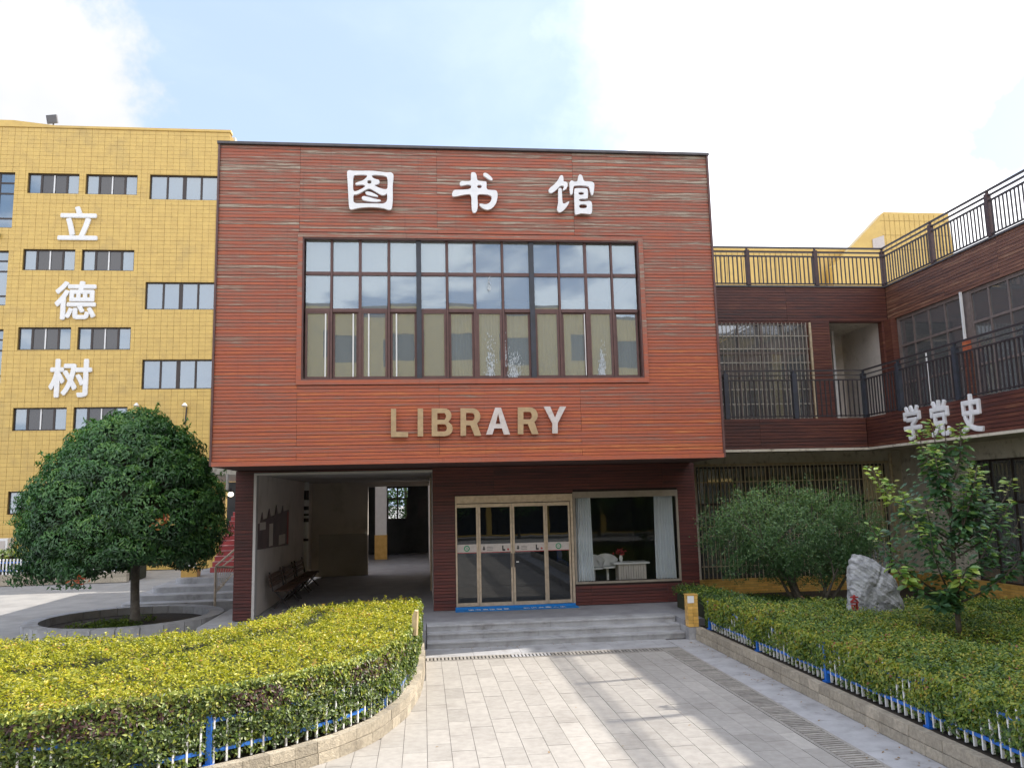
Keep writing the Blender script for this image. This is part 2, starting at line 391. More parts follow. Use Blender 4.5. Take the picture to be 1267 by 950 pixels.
def hole_wall(mb, axis, fixed, th, a0, a1, z0, z1, holes, tone=.5):
    """slab with rectangular holes, made of boxes"""
    us = sorted({a0, a1, *[min(max(h[0], a0), a1) for h in holes], *[min(max(h[1], a0), a1) for h in holes]})
    for u, v in zip(us, us[1:]):
        c = (u+v)/2; cuts = sorted([(h[2], h[3]) for h in holes if h[0] < c < h[1]])
        z = z0
        for k0, k1 in cuts:
            if k0 > z: (mb.box(u, v, fixed, fixed+th, z, k0, tone) if axis == 'x' else mb.box(fixed, fixed+th, u, v, z, k0, tone))
            z = max(z, k1)
        if z < z1: (mb.box(u, v, fixed, fixed+th, z, z1, tone) if axis == 'x' else mb.box(fixed, fixed+th, u, v, z, z1, tone))
    return mb

def chaikin(p, n=2):
    for _ in range(n):
        q = []
        for i in range(len(p)):
            a, b = p[i], p[(i+1) % len(p)]
            q += [(a[0]*.75+b[0]*.25, a[1]*.75+b[1]*.25), (a[0]*.25+b[0]*.75, a[1]*.25+b[1]*.75)]
        p = q
    return p
def curve_mesh(loops, depth, bevel=0.0):
    """filled 2-D outline with holes, thickness depth; lies in XY facing +Z"""
    c = bpy.data.curves.new('outline', 'CURVE'); c.dimensions = '2D'; c.fill_mode = 'BOTH'; c.extrude = depth/2
    for lp in loops:
        s = c.splines.new('POLY'); s.points.add(len(lp)-1); s.use_cyclic_u = True
        for i, (x, y) in enumerate(lp): s.points[i].co = (x, y, 0, 1)
    o = bpy.data.objects.new('outline', c); COL.objects.link(o); bpy.context.view_layer.update()
    me = bpy.data.meshes.new_from_object(o.evaluated_get(bpy.context.evaluated_depsgraph_get()))
    bpy.data.objects.remove(o); bpy.data.curves.remove(c); return me
def text_mesh(ch, size, depth, bold=0.0, sx=1.0):
    c = bpy.data.curves.new('txt', 'FONT'); c.body = ch; c.size = size; c.extrude = depth/2; c.offset = bold
    o = bpy.data.objects.new('txt', c); COL.objects.link(o); bpy.context.view_layer.update()
    me = bpy.data.meshes.new_from_object(o.evaluated_get(bpy.context.evaluated_depsgraph_get()))
    bpy.data.objects.remove(o); bpy.data.curves.remove(c); return me
def place_mesh(me, mat, name, parent, M4, label=None):
    me.transform(Matrix.Translation(-wloc(parent)) @ M4 if parent else M4)
    me.materials.clear(); me.materials.append(mat)
    return link(name, me, parent, label=label)
def fit_text(ch, mat, name, parent, a0, a1, z0, z1, plane, fixed, depth=.05, bold=0.0):
    """glyph fitted to a rectangle; plane 'y' faces -Y, plane 'x' faces -X (a0 is its left end).
    strokes are thickened by stacking shifted layers of the glyph, each a hair deeper than the next"""
    me = text_mesh(ch, 1.0, .01)
    n = len(me.vertices); co = np.empty(n*3); me.vertices.foreach_get('co', co); co = co.reshape(-1, 3)
    x0, x1, y0, y1 = co[:, 0].min(), co[:, 0].max(), co[:, 1].min(), co[:, 1].max()
    V_, F_ = [], []; polys = [tuple(p.vertices) for p in me.polygons]; bpy.data.meshes.remove(me)
    sh_ = [(0, 0)]+([(bold*cos(k*pi/4), bold*sin(k*pi/4)) for k in range(8)] if bold else [])
    for q, (ox, oy) in enumerate(sh_):
        b = len(V_)
        for (x, y, z) in co:
            u = a0+(x+ox-x0+bold)/(x1-x0+2*bold)*(a1-a0); w = z0+(y+oy-y0+bold)/(y1-y0+2*bold)*(z1-z0)
            d = -depth if z > 0 else 0
            d += q*.0012*(1 if z > 0 else 0)
            V_.append((u, fixed+d, w) if plane == 'y' else (fixed+d, u, w))
        F_ += [tuple(b+i for i in p) for p in polys]
    me = bpy.data.meshes.new(name); me.from_pydata([tuple(float(c) for c in v) for v in V_], [], F_)
    return place_mesh(me, mat, name, parent, Matrix.Identity(4))

# ------------------------------------------------------------------ ground
gz = MB().box(-400, 400, -300, 500, -.6, -.02).build('ground', ASPH, kind='structure')
ZP = .36; YB = 19.3; YA = 17.0
XL, XR, ZT, ZB = -4.27, 6.52, 10.55, 3.67
# paving: tiles in straight columns, cross joints staggered from column to column
pav = link('plaza_paving', MB().box(-2.6, 5.45, -3, 16.45, -.3, -.006).mesh('plaza_paving', TJOINT), kind='structure')
cw = .2805; items = []
r = random.Random(3)
def left_bound(y):   # left edge of the paving = foot of the curved bed kerb
    pts = [(16.6, .03), (14.1, .03), (12.7, -.04), (11.5, -.22), (10.5, -.54), (9.95, -.90), (9.5, -1.35), (9.05, -1.95), (8.6, -2.7)]
    if y >= pts[0][0]: return pts[0][1]
    for (a, b), (c, d) in zip(pts, pts[1:]):
        if c <= y <= a: return b+(d-b)*(a-y)/(a-c)
    return -2.6
for i in range(-9, 16):
    x0 = .03+i*cw; x1 = x0+cw
    if x0 > 4.44: break
    x1 = min(x1, 4.46)
    y = 15.25-(.32 if i % 2 else 0)+r.uniform(-.03, .03); first = 15.25
    while y > -2.5:
        y0 = y-.63
        if left_bound((y+y0)/2) < x1-.02 and left_bound(y0) < x1:
            items.append((x0, x1, y0, first if first else y, r.gauss(.5, .22)))
        first = None; y = y0
items.sort(key=lambda k: -k[2] if k[2] < 7 else -100+k[2]*0)
vis = [k for k in items if k[3] > 7.6]; hid = [k for k in items if k[3] <= 7.6]
vis.sort(key=lambda k: k[2])
rest = MB()
for n_, (x0, x1, y0, y1, tn) in enumerate(vis+hid):
    g = .0028; h = r.uniform(-.0015, .0015)
    if n_ < 300: link('paving_tile', MB().box(x0+g, x1-g, y0+g, y1-g, -.004, .004+h, tn).mesh('paving_tile', TILE), pav)
    else: rest.box(x0+g, x1-g, y0+g, y1-g, -.004, .004+h, tn)
link('paving_tiles_beyond', rest.mesh('paving_tiles_beyond', TILE), pav, kind='stuff')
# apron between drain and right kerb, slabs
apr = MB()
y = 16.4
while y > -3:
    L = r.uniform(.8, 1.3); link('apron_slab', MB().box(4.86, 5.415, y-L+.005, y, -.004, .006, r.random()).mesh('apron_slab', CONC), pav); y -= L
y0s = 15.62
k = 0
x = .03
while x < 4.86:
    link('apron_slab', MB().box(x, min(x+.9, 4.85)-.005, y0s, 16.49, -.004, .006, r.random()).mesh('apron_slab', CONC), pav); x += .9
# drains
def drain(name, label, horiz):
    o = thing(name, (2.2, 15.4, 0) if horiz else (4.66, 8, 0), label, 'drain')
    if horiz:
        pbox('channel', DARK, o, .03, 4.46, 15.27, 15.60, -.02, -.001)
        q = MB().box(.03, 4.46, 15.26, 15.31, -.001, .008).box(.03, 4.46, 15.56, 15.61, -.001, .008); q.build('rim', GRATE, o)
        x = .05; i = 0
        while x < 4.44:
            light = 1.55 < x < 2.35
            link('slat', MB().box(x, x+.042, 15.315, 15.555, -.001, .009+(.003 if light else 0), .95 if light else r.random()).mesh('slat', CONC if light else GRATE, wloc(o)), o); x += .068; i += 1
    else:
        pbox('channel', DARK, o, 4.47, 4.85, -3, 15.6, -.02, -.001)
        MB().box(4.465, 4.51, -3, 15.6, -.001, .008).box(4.81, 4.855, -3, 15.6, -.001, .008).build('rim', GRATE, o)
        y = 15.55; i = 0; rs = MB()
        while y > -2.9:
            if i < 110: link('slat', MB().box(4.515, 4.805, y-.05, y, -.001, .009, r.random()).mesh('slat', GRATE, wloc(o)), o)
            else: rs.box(4.515, 4.805, y-.05, y, -.001, .009, r.random())
            y -= .075; i += 1
        link('slats_beyond', rs.mesh('slats_beyond', GRATE, wloc(o)), o, kind='stuff')
drain('drain_channel', 'slotted drain channel running across the foot of the entrance steps', True)
drain('drain_channel', 'long slotted drain channel along the right side of the paving', False)

# ------------------------------------------------------------------ steps and platform in front of the doors
st = thing('entrance_steps', (2.7, 16.8, 0), 'three wide grey stone steps leading up to the glass doors', 'steps')
for i, yy in enumerate((16.5, 16.8, 17.1)):
    x = .06; xe = 5.28
    segs = [x]
    while segs[-1] < xe-1.6: segs.append(segs[-1]+r.uniform(1.0, 1.5))
    segs.append(xe)
    for a, b in zip(segs, segs[1:]):
        z1 = .12*(i+1)
        m = MB().prism([(yy+.012, z1-.12), (yy+.012, z1-.035), (yy, z1-.035), (yy, z1-.006), (yy+.006, z1), (yy+.45, z1), (yy+.45, z1-.12)], 'x', a+.002, b-.002, r.random())
        m.build('step_block', CONC, st)
plat = MB().box(-3.6, XR+.1, 17.5, 41.5, -.02, ZP-.003).box(-3.6, .045, 16.6, 17.6, -.02, ZP-.005).box(5.3, XR+.1, 16.6, 17.6, -.02, ZP-.005).build('platform_floor', PLATF, kind='structure')

# ------------------------------------------------------------------ library building
lib = thing('library_building', (1.1, 20, 0), 'library block with red board-clad upper storey overhanging a dark ground floor', 'building')
WX0, WX1, WZ0, WZ1 = -2.50, 4.82, 5.42, 8.50     # big window opening
shell = MB()
hole_wall(shell, 'x', YA+.03, .22, XL, XR, ZB+.02, ZT-.02, [(WX0, WX1, WZ0, WZ1)])
shell.box(XL, XL+.2, YA+.26, 26, ZB+.02, ZT-.02); shell.box(XR-.2, XR, YA+.26, 26, ZB+.02, ZT-.02)
hole_wall(shell, 'x', 25.8, .2, XL+.2, XR-.2, ZB+.02, ZT-.02, [(a, a+1.35, 5.2, 6.75) for a in (-3.7, -1.95, -.2, 1.55, 3.3)])
shell.build('wall', BACKING, lib)
pbox('roof', ROOF, lib, XL+.21, XR-.21, YA+.26, 25.79, ZT-.35, ZT-.1)
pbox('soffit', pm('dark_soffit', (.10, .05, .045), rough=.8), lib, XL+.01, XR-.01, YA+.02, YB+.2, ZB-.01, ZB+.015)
pbox('roof_cap', CAP, lib, XL-.04, XR+.04, YA-.06, YA+.3, ZT-.005, ZT+.05)
pbox('corner_trim', FRAME, lib, XL-.022, XL+.02, YA-.035, YA+.25, ZB, ZT-.006)
pbox('corner_trim', FRAME, lib, XR-.02, XR+.022, YA-.035, YA+.25, ZB, ZT-.006)
pbox('bottom_trim', WOOD_BOX, lib, XL+.02, XR-.02, YA-.036, YA+.03, ZB-.01, ZB+.085, tone=.25)
clad = Clad()
clad.wall(YA+.03, 'x', XL+.021, XR-.021, ZB+.09, ZT-.01, holes=[(WX0-.10, WX1+.10, WZ0-.10, WZ1+.10)], mat=WOOD_BOX, seed=5, tn=(0, 1.0))
# ground-floor front wall at YB
DX0, DX1, DZ1 = .755, 3.56, 2.97
SX0, SX1, SZ0, SZ1 = 3.62, 6.10, .90, 2.96
GW = MB()
hole_wall(GW, 'x', YB, .2, .23, XR+.08, ZP, ZB-.015, [(DX0, DX1, ZP-.01, DZ1), (SX0, SX1, SZ0, SZ1)])
GW.box(XL, -3.86, YB, YB+.2, ZP-.05, ZB-.015)
GW.box(-3.86, .23, YB, YB+.2, 3.6, ZB-.015)
GW.build('wall', BACKING, lib)
clad.wall(YB, 'x', .232, XR+.078, ZP+.004, ZB-.02, holes=[(DX0-.01, DX1+.01, 0, DZ1+.01), (SX0-.05, SX1+.05, SZ0-.05, SZ1+.05)], mat=WOOD_SHADE, seed=9)
clad.wall(YB, 'x', XL+.002, -3.862, ZP-.05, ZB-.02, mat=WOOD_SHADE, seed=11, tn=(0, .5))
clad.wall(YB, 'x', -3.86, .23, 3.61, ZB-.02, mat=WOOD_SHADE, seed=12, tn=(0, .4))
clad.build(lib)
pbox('pillar_trim', GREYW, lib, -3.86, -3.80, YB-.03, YB+.21, ZP-.04, 3.6)
pbox('opening_trim', GREYW, lib, -3.80, .228, YB-.028, YB+.21, 3.55, 3.60)
# side walls & rear of library ground floor
pbox('wall', PLASTER, lib, XL, -3.87, YB+.21, 30, ZP-.05, ZB+.01, label='cream plaster side wall of the passage')
pbox('wall', PLASTER, lib, .24, .44, YB+.21, 30, ZP, ZB+.01, label='inner right wall of the passage')
pbox('corner_strip', BRONZE, lib, .20, .239, 23.6, 23.7, ZP, 3.55)
pbox('ceiling', GREYW, lib, -3.86, .23, YB+.21, 29.3, 3.58, 3.68)
# window of the box
fr = MB()
tw = .10
for a, b, c, d in ((WX0-.10, WX1+.10, WZ1, WZ1+.10), (WX0-.10, WX1+.10, WZ0-.10, WZ0), (WX0-.10, WX0, WZ0, WZ1), (WX1, WX1+.10, WZ0, WZ1)):
    fr.box(a, b, YA-.028, YA+.03, c, d, .35)
fr.build('window_surround', WOOD_BOX, lib)
rv = MB()
rv.box(WX0, WX0+.03, YA-.01, YA+.2, WZ0, WZ1).box(WX1-.03, WX1, YA-.01, YA+.2, WZ0, WZ1).box(WX0+.03, WX1-.03, YA-.01, YA+.2, WZ1-.03, WZ1).box(WX0+.03, WX1-.03, YA-.01, YA+.2, WZ0, WZ0+.03)
big = rv.build('window', FRAME, lib, label='wide gridded upper window with brown frames')
cols = [-2.47, -1.90, -1.30, -.69, -.05, .56, 1.16, 1.77, 2.41, 3.02, 3.62, 4.21, 4.79]
rows = [WZ0+.03, 6.93, 7.735, WZ1-.03]
YG = YA+.12
thick = {4, 8}
mu = MB()
for i, cx in enumerate(cols[1:-1], 1):
    if i in thick: continue
    w = .045 if i % 2 else .06
    mu.box(cx-w/2, cx+w/2, YG-.045, YG+.045, rows[0], rows[3])
for z in (rows[1], rows[2]):
    for a, b in ((0, 4), (4, 8), (8, 12)):
        for i in range(a, b):
            mu.box(cols[i]+(.055 if i in thick else .031), cols[i+1]-(.055 if i+1 in thick else .031), YG-.041, YG+.041, z-.037, z+.037)
mu.build('mullions', FRAME, big)
for i in thick: pbox('post', FRAMEB, big, cols[i]-.052, cols[i]+.052, YG-.075, YG+.05, rows[0], rows[3])
sash = MB()
for i in range(12):
    a, b = cols[i]+(.054 if i in thick else .032), cols[i+1]-(.054 if i+1 in thick else .032)
    # panes
    for j in range(3):
        z0, z1 = rows[j]+(.038 if j else 0), rows[j+1]-.038 if j < 2 else rows[3]
        dy = (.02 if (i % 2) else -.005) if j == 0 else 0
        ang = random.uniform(-.010, .010); an2 = random.uniform(-.006, .006)
        p = MB().obox(((a+b)/2, YG+dy, (z0+z1)/2), ((b-a)/2, ang*(b-a)/2, 0), (0, .003, 0), (0, an2*(z1-z0)/2, (z1-z0)/2))
        p.build('pane', G_BOX, big)
    dy = .02 if i % 2 else -.02
    z0, z1 = rows[0], rows[1]-.038; w = .055
    for (u0, u1, v0, v1) in ((a, a+w*.8, z0, z1), (b-w*.8, b, z0, z1), (a+w*.8, b-w*.8, z0, z0+w), (a+w*.8, b-w*.8, z1-w*.5, z1)):
        sash.box(u0, u1, YG+dy-.018, YG+dy+.018, v0, v1)
sash.build('sashes', FRAME, big)
# white edge strips seen just behind some sashes, curtains further right
ws = MB()
for px in (404, 438, 457, 491):
    cx = onY(px, 430, YA+.3)[0]; ws.box(cx-.014, cx+.014, YG-.03, YG-.022, 5.5, 6.86)
for px in (690, 722):
    cx = onY(px, 430, YA+.3)[0]; ws.box(cx-.009, cx+.009, YG-.03, YG-.022, 5.5, 6.86)
ws.build('white_strips', WHITE, big)
def curtain(name, mat, parent, x0, x1, y, z0, z1, folds, amp=.03, flare=0.0, **kw):
    nx = int(folds*8); nz = 8; vs = []; fs = []
    for j in range(nz+1):
        v = j/nz; z = z0+(z1-z0)*v
        for i in range(nx+1):
            u = i/nx; x = x0+(x1-x0)*u; x += flare*(1-v)*(u-.5)
            vs.append((x, y+amp*sin(u*folds*2*pi+.5*sin(v*3)), z))
    for j in range(nz):
        for i in range(nx): a = j*(nx+1)+i; fs.append((a, a+1, a+nx+2, a+nx+1))
    m = MB().add(vs, fs); m.build(name, mat, parent, smooth=True, **kw)
CURT2 = pm('beige_drape', (.72, .70, .62), (.60, .58, .50), 3, .9)
for (a, b, mt, fo) in ((.62, 1.1, CURT2, 7), (1.2, 1.72, CURT, 8), (2.5, 3.55, CURT2, 12), (3.66, 4.75, CURT2, 14), (1.85, 2.33, CURT, 5)):
    curtain('curtain', mt, big, a, b, YA+.30, WZ0, 6.95, fo)
# white smears of old paint / frost on some panes
SMEAR = pm('glass_smear', (.62, .66, .70), (.45, .50, .55), 30, .8)
sm = MB(); rs_ = random.Random(4)
for (px, py, w, h, n_) in ((745, 440, 7, 52, 420), (636, 444, 15, 46, 330), (625, 425, 3, 60, 90), (607, 430, 9, 70, 260), (605, 345, 3, 30, 50)):
    for _ in range(n_):
        qx = rs_.gauss(px, w*.3); tq = rs_.random()**.5; qy = py+h/2-h*(1-tq)*rs_.uniform(.4, 1)
        cx, cz = onY(qx, qy, YG-.03); hh = rs_.uniform(.01, .06); ww = rs_.uniform(.002, .007)
        yq = YG-.026-.00002*len(sm.f); sm.add([(cx-ww, yq, cz), (cx, yq, cz-hh*.4), (cx+ww, yq, cz), (cx+ww*.3, yq, cz+hh)], [(0, 1, 2, 3)])
sm.build('smears', SMEAR, big, kind='stuff')
# room behind
rm = MB()
rm.box(XL+.21, XR-.21, YA+.27, 25.79, 4.6, 4.75).box(XL+.21, XL+.3, YA+.27, 25.79, 4.76, 9.3).box(XR-.3, XR-.21, YA+.27, 25.79, 4.76, 9.3).box(XL+.31, XR-.31, YA+.27, 25.79, 9.31, 9.4)
rm.build('upper_room', GREYW, lib)
# shop / entrance room
er = MB()
er.box(.46, .5, YB+.21, 24.5, ZP, 3.6).box(6.35, 6.45, YB+.21, 24.5, ZP, 3.6).box(.5, 6.35, 24.4, 24.5, ZP, 3.6).box(.46, 6.45, YB+.21, 24.5, 3.61, 3.66)
er.box(2.2, 3.4, 24.2, 24.39, ZP, 2.6).box(3.6, 3.7, 21.5, 24.3, ZP, 3.5)
er.build('entrance_hall', pm('hall_wall', (.16, .165, .16), (.12, .125, .12), 1.5, .9), lib)

# ---- doors
door = MB()
YD_ = YB-.02
door.box(DX0, DX1, YD_, YD_+.12, 2.83, DZ1).box(DX0, DX1, YD_-.02, YD_+.14, 2.80, 2.83)
door.box(DX0, DX0+.035, YD_, YD_+.12, ZP+.02, 2.80).box(DX1-.055, DX1, YD_, YD_+.12, ZP+.02, 2.80)
dobj = door.build('entrance_door', BRONZE, lib, label='four-leaf glass entrance door with champagne frames')
def dx(px): return onY(px, 700, YB)[0]
leafs = [(dx(563.5), dx(592.5)), (dx(592.8), dx(634.6)), (dx(635.2), dx(676.2)), (dx(676.6), dx(707.2))]
for li, (a, b) in enumerate(leafs):
    y0 = YD_+(.03 if li in (0, 3) else .0); w = .045
    m = MB().box(a, a+w, y0, y0+.05, ZP+.07, 2.78).box(b-w, b, y0, y0+.05, ZP+.07, 2.78).box(a+w, b-w, y0, y0+.05, ZP+.07, ZP+.15).box(a+w, b-w, y0, y0+.05, 2.70, 2.78)
    m.build('leaf_frame', BRONZE, dobj)
    pbox('pane', G_DOOR, dobj, a+w, b-w, y0+.02, y0+.028, ZP+.15, 2.70)
    pbox('sticker_strip', STICK, dobj, a+w, b-w, y0+.012, y0+.018, 1.66, 1.845)
    pbox('sticker_edge', REDP, dobj, a+w, b-w, y0+.011, y0+.0175, 1.645, 1.659)
    cx = (a+b)/2
    if li in (0, 3):
        ring = MB(); n = 20
        for k in range(n):
            t0, t1 = 2*pi*k/n, 2*pi*(k+1)/n
            P = lambda tt, rr: (cx+rr*cos(tt), y0+.009, 1.75+rr*sin(tt))
            ring.add([P(t0, .045), P(t1, .045), P(t1, .07), P(t0, .07)], [(0, 1, 2, 3)])
        ring.box(cx-.02, cx-.008, y0+.008, y0+.011, 1.73, 1.77).box(cx+.008, cx+.02, y0+.008, y0+.011, 1.73, 1.77)
        ring.build('round_sign', GREENS, dobj)
    else:
        q = MB().box(a+w+.06, a+w+.09, y0+.008, y0+.011, 1.70, 1.79).box(a+w+.045, a+w+.105, y0+.0075, y0+.0105, 1.72, 1.745)
        q.box(b-w-.2, b-w-.17, y0+.008, y0+.011, 1.69, 1.80).box(b-w-.19, b-w-.13, y0+.0075, y0+.0105, 1.68, 1.72)
        for k in range(3): q.box(a+w+.15, a+w+.29, y0+.008, y0+.011, 1.70+k*.035, 1.708+k*.035)
        q.build('pictogram', BLACK, dobj)
        rr = MB(); rc = b-w-.06
        rr.prism([(rc+.025*cos(k*pi/6), 1.71+.025*sin(k*pi/6)) for k in range(12)], 'y', y0+.007, y0+.0112); rr.build('red_dot', REDP, dobj)
hd = MB().tube([(leafs[1][1]-.03, YD_-.05, 1.3), (leafs[1][1]-.03, YD_-.05, 1.62)], .011).tube([(leafs[2][0]+.03, YD_-.05, 1.3), (leafs[2][0]+.03, YD_-.05, 1.62)], .011)
for z in (1.32, 1.6): hd.bar((leafs[1][1]-.03, YD_-.05, z), (leafs[1][1]-.03, YD_, z), .012).bar((leafs[2][0]+.03, YD_-.05, z), (leafs[2][0]+.03, YD_, z), .012)
hd.build('handle', IRON, dobj)
pbox('door_tag', WHITE, dobj, leafs[2][0]+.07, leafs[2][0]+.13, YD_+.008, YD_+.015, 1.40, 1.425)
pbox('blue_threshold_strip', MATB, lib, DX0-.02, DX1-.01, YB-.055, YB-.027, ZP+.003, ZP+.068)
mat_ = thing('door_mat', (2.1, 19.1, ZP), 'blue strip mat with white characters along the door threshold', 'mat')
pbox('mat_base', MATB, mat_, DX0-.03, DX1+.02, 18.93, YB-.06, ZP+.001, ZP+.014)
def flat_text(s, x0, x1, y0, y1, z, parent, mat):
    n = len(s); w = (x1-x0)/n
    for i, ch in enumerate(s):
        me = text_mesh(ch, 1.0, .002); xs = [v.co.x for v in me.vertices]; ys = [v.co.y for v in me.vertices]
        for v in me.vertices:
            v.co = (x0+i*w+w*.1+(v.co.x-min(xs))/(max(xs)-min(xs))*w*.8, y0+(v.co.y-min(ys))/(max(ys)-min(ys))*(y1-y0), z+v.co.z)
        place_mesh(me, mat, 'character', parent, Matrix.Identity(4))
flat_text('读书启迪智慧', 1.0, 1.98, 19.00, 19.19, ZP+.018, mat_, WHITE)
flat_text('知识点亮人生', 2.28, 3.30, 19.00, 19.19, ZP+.018, mat_, WHITE)

# ---- display window
sw = MB()
sw.box(SX0-.05, SX1+.05, YB-.03, YB+.05, SZ1-.10, SZ1+.05).box(SX0-.05, SX1+.05, YB-.03, YB+.05, SZ0-.05, SZ0).box(SX0-.05, SX0, YB-.03, YB+.05, SZ0, SZ1-.10).box(SX1, SX1+.05, YB-.03, YB+.05, SZ0, SZ1-.10)
shopw = sw.build('display_window', pm('grey_bronze_frame', (.30, .26, .21), rough=.5), lib, label='large fixed ground-floor window with open curtains')
pbox('pane', G_SHOP, shopw, SX0, SX1, YB+.01, YB+.018, SZ0, SZ1-.10)
curtain('curtain', CURT, lib, 3.67, 4.02, YB+.12, .6, 2.9, 6, .05, .10, label='pale curtain gathered at left of the display window')
curtain('curtain', CURT, lib, 5.60, 6.05, YB+.12, .6, 2.9, 7, .05, .06, label='pale curtain gathered at right of the display window')
ct = thing('counter', (5.1, 19.9, ZP), 'white slatted counter behind the display window', 'counter')
pbox('top', WHITE, ct, 4.62, 5.50, 19.70, 20.2, 1.24, 1.28)
cm = MB(); x = 4.74
while x < 5.42: cm.box(x, x+.05, 19.76, 19.80, ZP, 1.24); x += .062
cm.build('slats', PLASTER, ct); pbox('body', PLASTER, ct, 4.74, 5.44, 19.81, 20.15, ZP, 1.235)
def shop_chair(x, y, label):
    c = thing('shell_chair', (x, y, ZP), label, 'chair', 'white chairs inside the display window')
    m = MB(); vs = []; fs = []; nu, nv = 12, 6
    for j in range(nv+1):
        for i in range(nu+1):
            a = pi*(i/nu)*1.3-pi*.15; v = j/nv
            rr = .2+.07*v; vs.append((x+rr*cos(a), y+rr*sin(a), ZP+.46+.30*v*(.55+.45*sin(min(max(a, 0), pi)))))
    for j in range(nv):
        for i in range(nu): q = j*(nu+1)+i; fs.append((q, q+1, q+nu+2, q+nu+1))
    m.add(vs, fs).build('shell', WHITE, c, smooth=True)
    MB().prism([(x+.22*cos(k*pi/8), y+.22*sin(k*pi/8)) for k in range(16)], 'z', ZP+.43, ZP+.47).build('seat', WHITE, c)
    MB().tube([(x, y, ZP+.43), (x, y, ZP-.28), (x, y, ZP-.34)], [.035, .03, .16], 12).build('leg', WHITE, c)
ZP += .36
shop_chair(4.12, 19.75, 'white shell chair nearest the left curtain in the display window')
shop_chair(4.50, 19.95, 'white shell chair standing beside the white slatted counter')
ZP -= .36
fl = thing('flower_vase', (4.75, 19.95, 1.28), 'small vase of red flowers on the counter', 'vase')
MB().tube([(4.85, 19.95, 1.28), (4.85, 19.95, 1.38), (4.85, 19.95, 1.44)], [.03, .05, .03], 10).build('vase', WHITE, fl)
m = MB()
for _ in range(26):
    c = Vector((4.85, 19.95, 1.52))+Vector((random.gauss(0, .07), random.gauss(0, .05), random.gauss(0, .04)))
    d = Vector((random.uniform(-1, 1), random.uniform(-1, 1), random.uniform(-.2, 1))).normalized()*.035; e = d.orthogonal().normalized()*.03
    m.add([c-d, c+e, c+d, c-e], [(0, 1, 2, 3)])
m.build('flowers', pm('red_petals', (.55, .04, .08), rough=.6), fl, kind='stuff')

# ---- letters on the box
sg = thing('library_sign', (1.1, YA, 9.5), 'three white Chinese characters high on the red boards', 'sign')
def glyph(loops, ox, oy, sc, mat, name, parent, Y, depth=.06, sm=2):
    L = []
    for lp in loops:
        p = chaikin(lp, sm); q = []
        for (u, v) in p: q.append(onY(ox+u/sc, oy+v/sc, Y))
        L.append(q)
    me = curve_mesh(L, depth)
    me.transform(Matrix(((1, 0, 0, 0), (0, 0, -1, Y-.06-depth/2), (0, 1, 0, 0), (0, 0, 0, 1))))
    return place_mesh(me, mat, name, parent, Matrix.Identity(4))
K = 12.67
tu = [[(258,180),(300,168),(345,182),(600,176),(720,185),(880,208),(930,200),(972,225),(980,270),(962,400),(968,600),(955,760),(930,790),(880,785),(840,765),(700,745),(500,748),(400,765),(330,785),(285,775),(275,600),(262,350),(252,220)],
      [(350,262),(380,244),(555,240),(570,262),(545,295),(500,330),(430,352),(385,372),(382,392),(410,402),(490,392),(530,402),(540,420),(500,450),(420,490),(352,505),(345,400)],
      [(640,262),(650,242),(760,246),(860,262),(885,290),(888,465),(830,468),(770,450),(700,420),(680,405),(700,395),(745,385),(765,350),(745,318),(710,312),(680,300),(650,285)],
      [(602+35*cos(k*pi/5), 352+30*sin(k*pi/5)) for k in range(10)],
      [(352,548),(400,552),(470,520),(540,475),(605,452),(660,480),(740,530),(800,562),(850,555),(880,520),(878,690),(700,690),(500,684),(360,686),(350,620)],
      [(545,505),(580,498),(640,515),(700,545),(738,568),(735,582),(690,580),(610,565),(560,552),(535,525)],
      [(490,580),(520,572),(600,590),(700,618),(775,632),(785,645),(740,662),(640,660),(540,645),(490,628),(480,600)]]
glyph(tu, 410, 200, K, LETW, 'character', sg, YA)
shu = [[(535,215),(560,200),(600,205),(625,240),(632,340),(770,342),(782,370),(775,470),(850,478),(930,482),(952,520),(950,600),(930,680),(880,750),(820,785),(770,785),(720,765),(680,730),(662,695),(700,690),(760,705),(810,690),(850,650),(862,590),(850,565),(780,545),(640,540),(635,600),(645,700),(635,790),(610,830),(585,838),(560,820),(545,740),(545,545),(480,542),(380,560),(290,582),(250,578),(240,550),(250,510),(270,480),(310,475),(400,475),(540,462),(540,395),(450,395),(410,412),(380,412),(360,390),(365,355),(400,335),(440,345),(530,340),(538,300)],
       [(632,398),(700,398),(708,447),(636,450)],
       [(725,225),(750,208),(790,220),(850,270),(875,305),(870,328),(840,325),(780,290),(735,258)]]
glyph(shu, 540, 200, K, LETW, 'character', sg, YA)
guan = [[(400,195),(430,178),(455,200),(458,260),(455,282),(500,285),(522,310),(522,350),(500,400),(455,425),(442,410),(465,375),(465,350),(430,345),(400,352),(360,400),(310,440),(270,465),(235,455),(222,420),(240,385),(300,340),(350,290),(385,235)],
        [(375,390),(405,378),(432,395),(435,500),(440,600),(455,630),(500,615),(540,588),(548,605),(520,660),(470,720),(420,760),(385,760),(358,730),(362,670),(378,620),(375,500)],
        [(688,190),(710,170),(745,182),(762,230),(772,280),(880,282),(920,292),(940,320),(932,420),(920,490),(900,498),(880,470),(865,380),(840,352),(740,342),(620,345),(610,380),(600,480),(575,490),(560,475),(552,350),(550,300),(570,268),(600,268),(615,285),(680,282)],
        [(622,400),(650,385),(800,385),(840,400),(838,520),(830,552),(700,548),(698,590),(790,592),(860,582),(900,600),(905,700),(900,780),(870,790),(820,785),(740,775),(690,790),(650,800),(635,780),(630,600)],
        [(692,445),(775,445),(775,490),(692,490)], [(702,635),(825,635),(822,700),(702,700)]]
glyph(guan, 660, 205, K, LETW, 'character', sg, YA)
sg2 = thing('library_sign', (1.1, YA, 4.5), 'gold Latin capitals reading LIBRARY below the big window', 'sign')
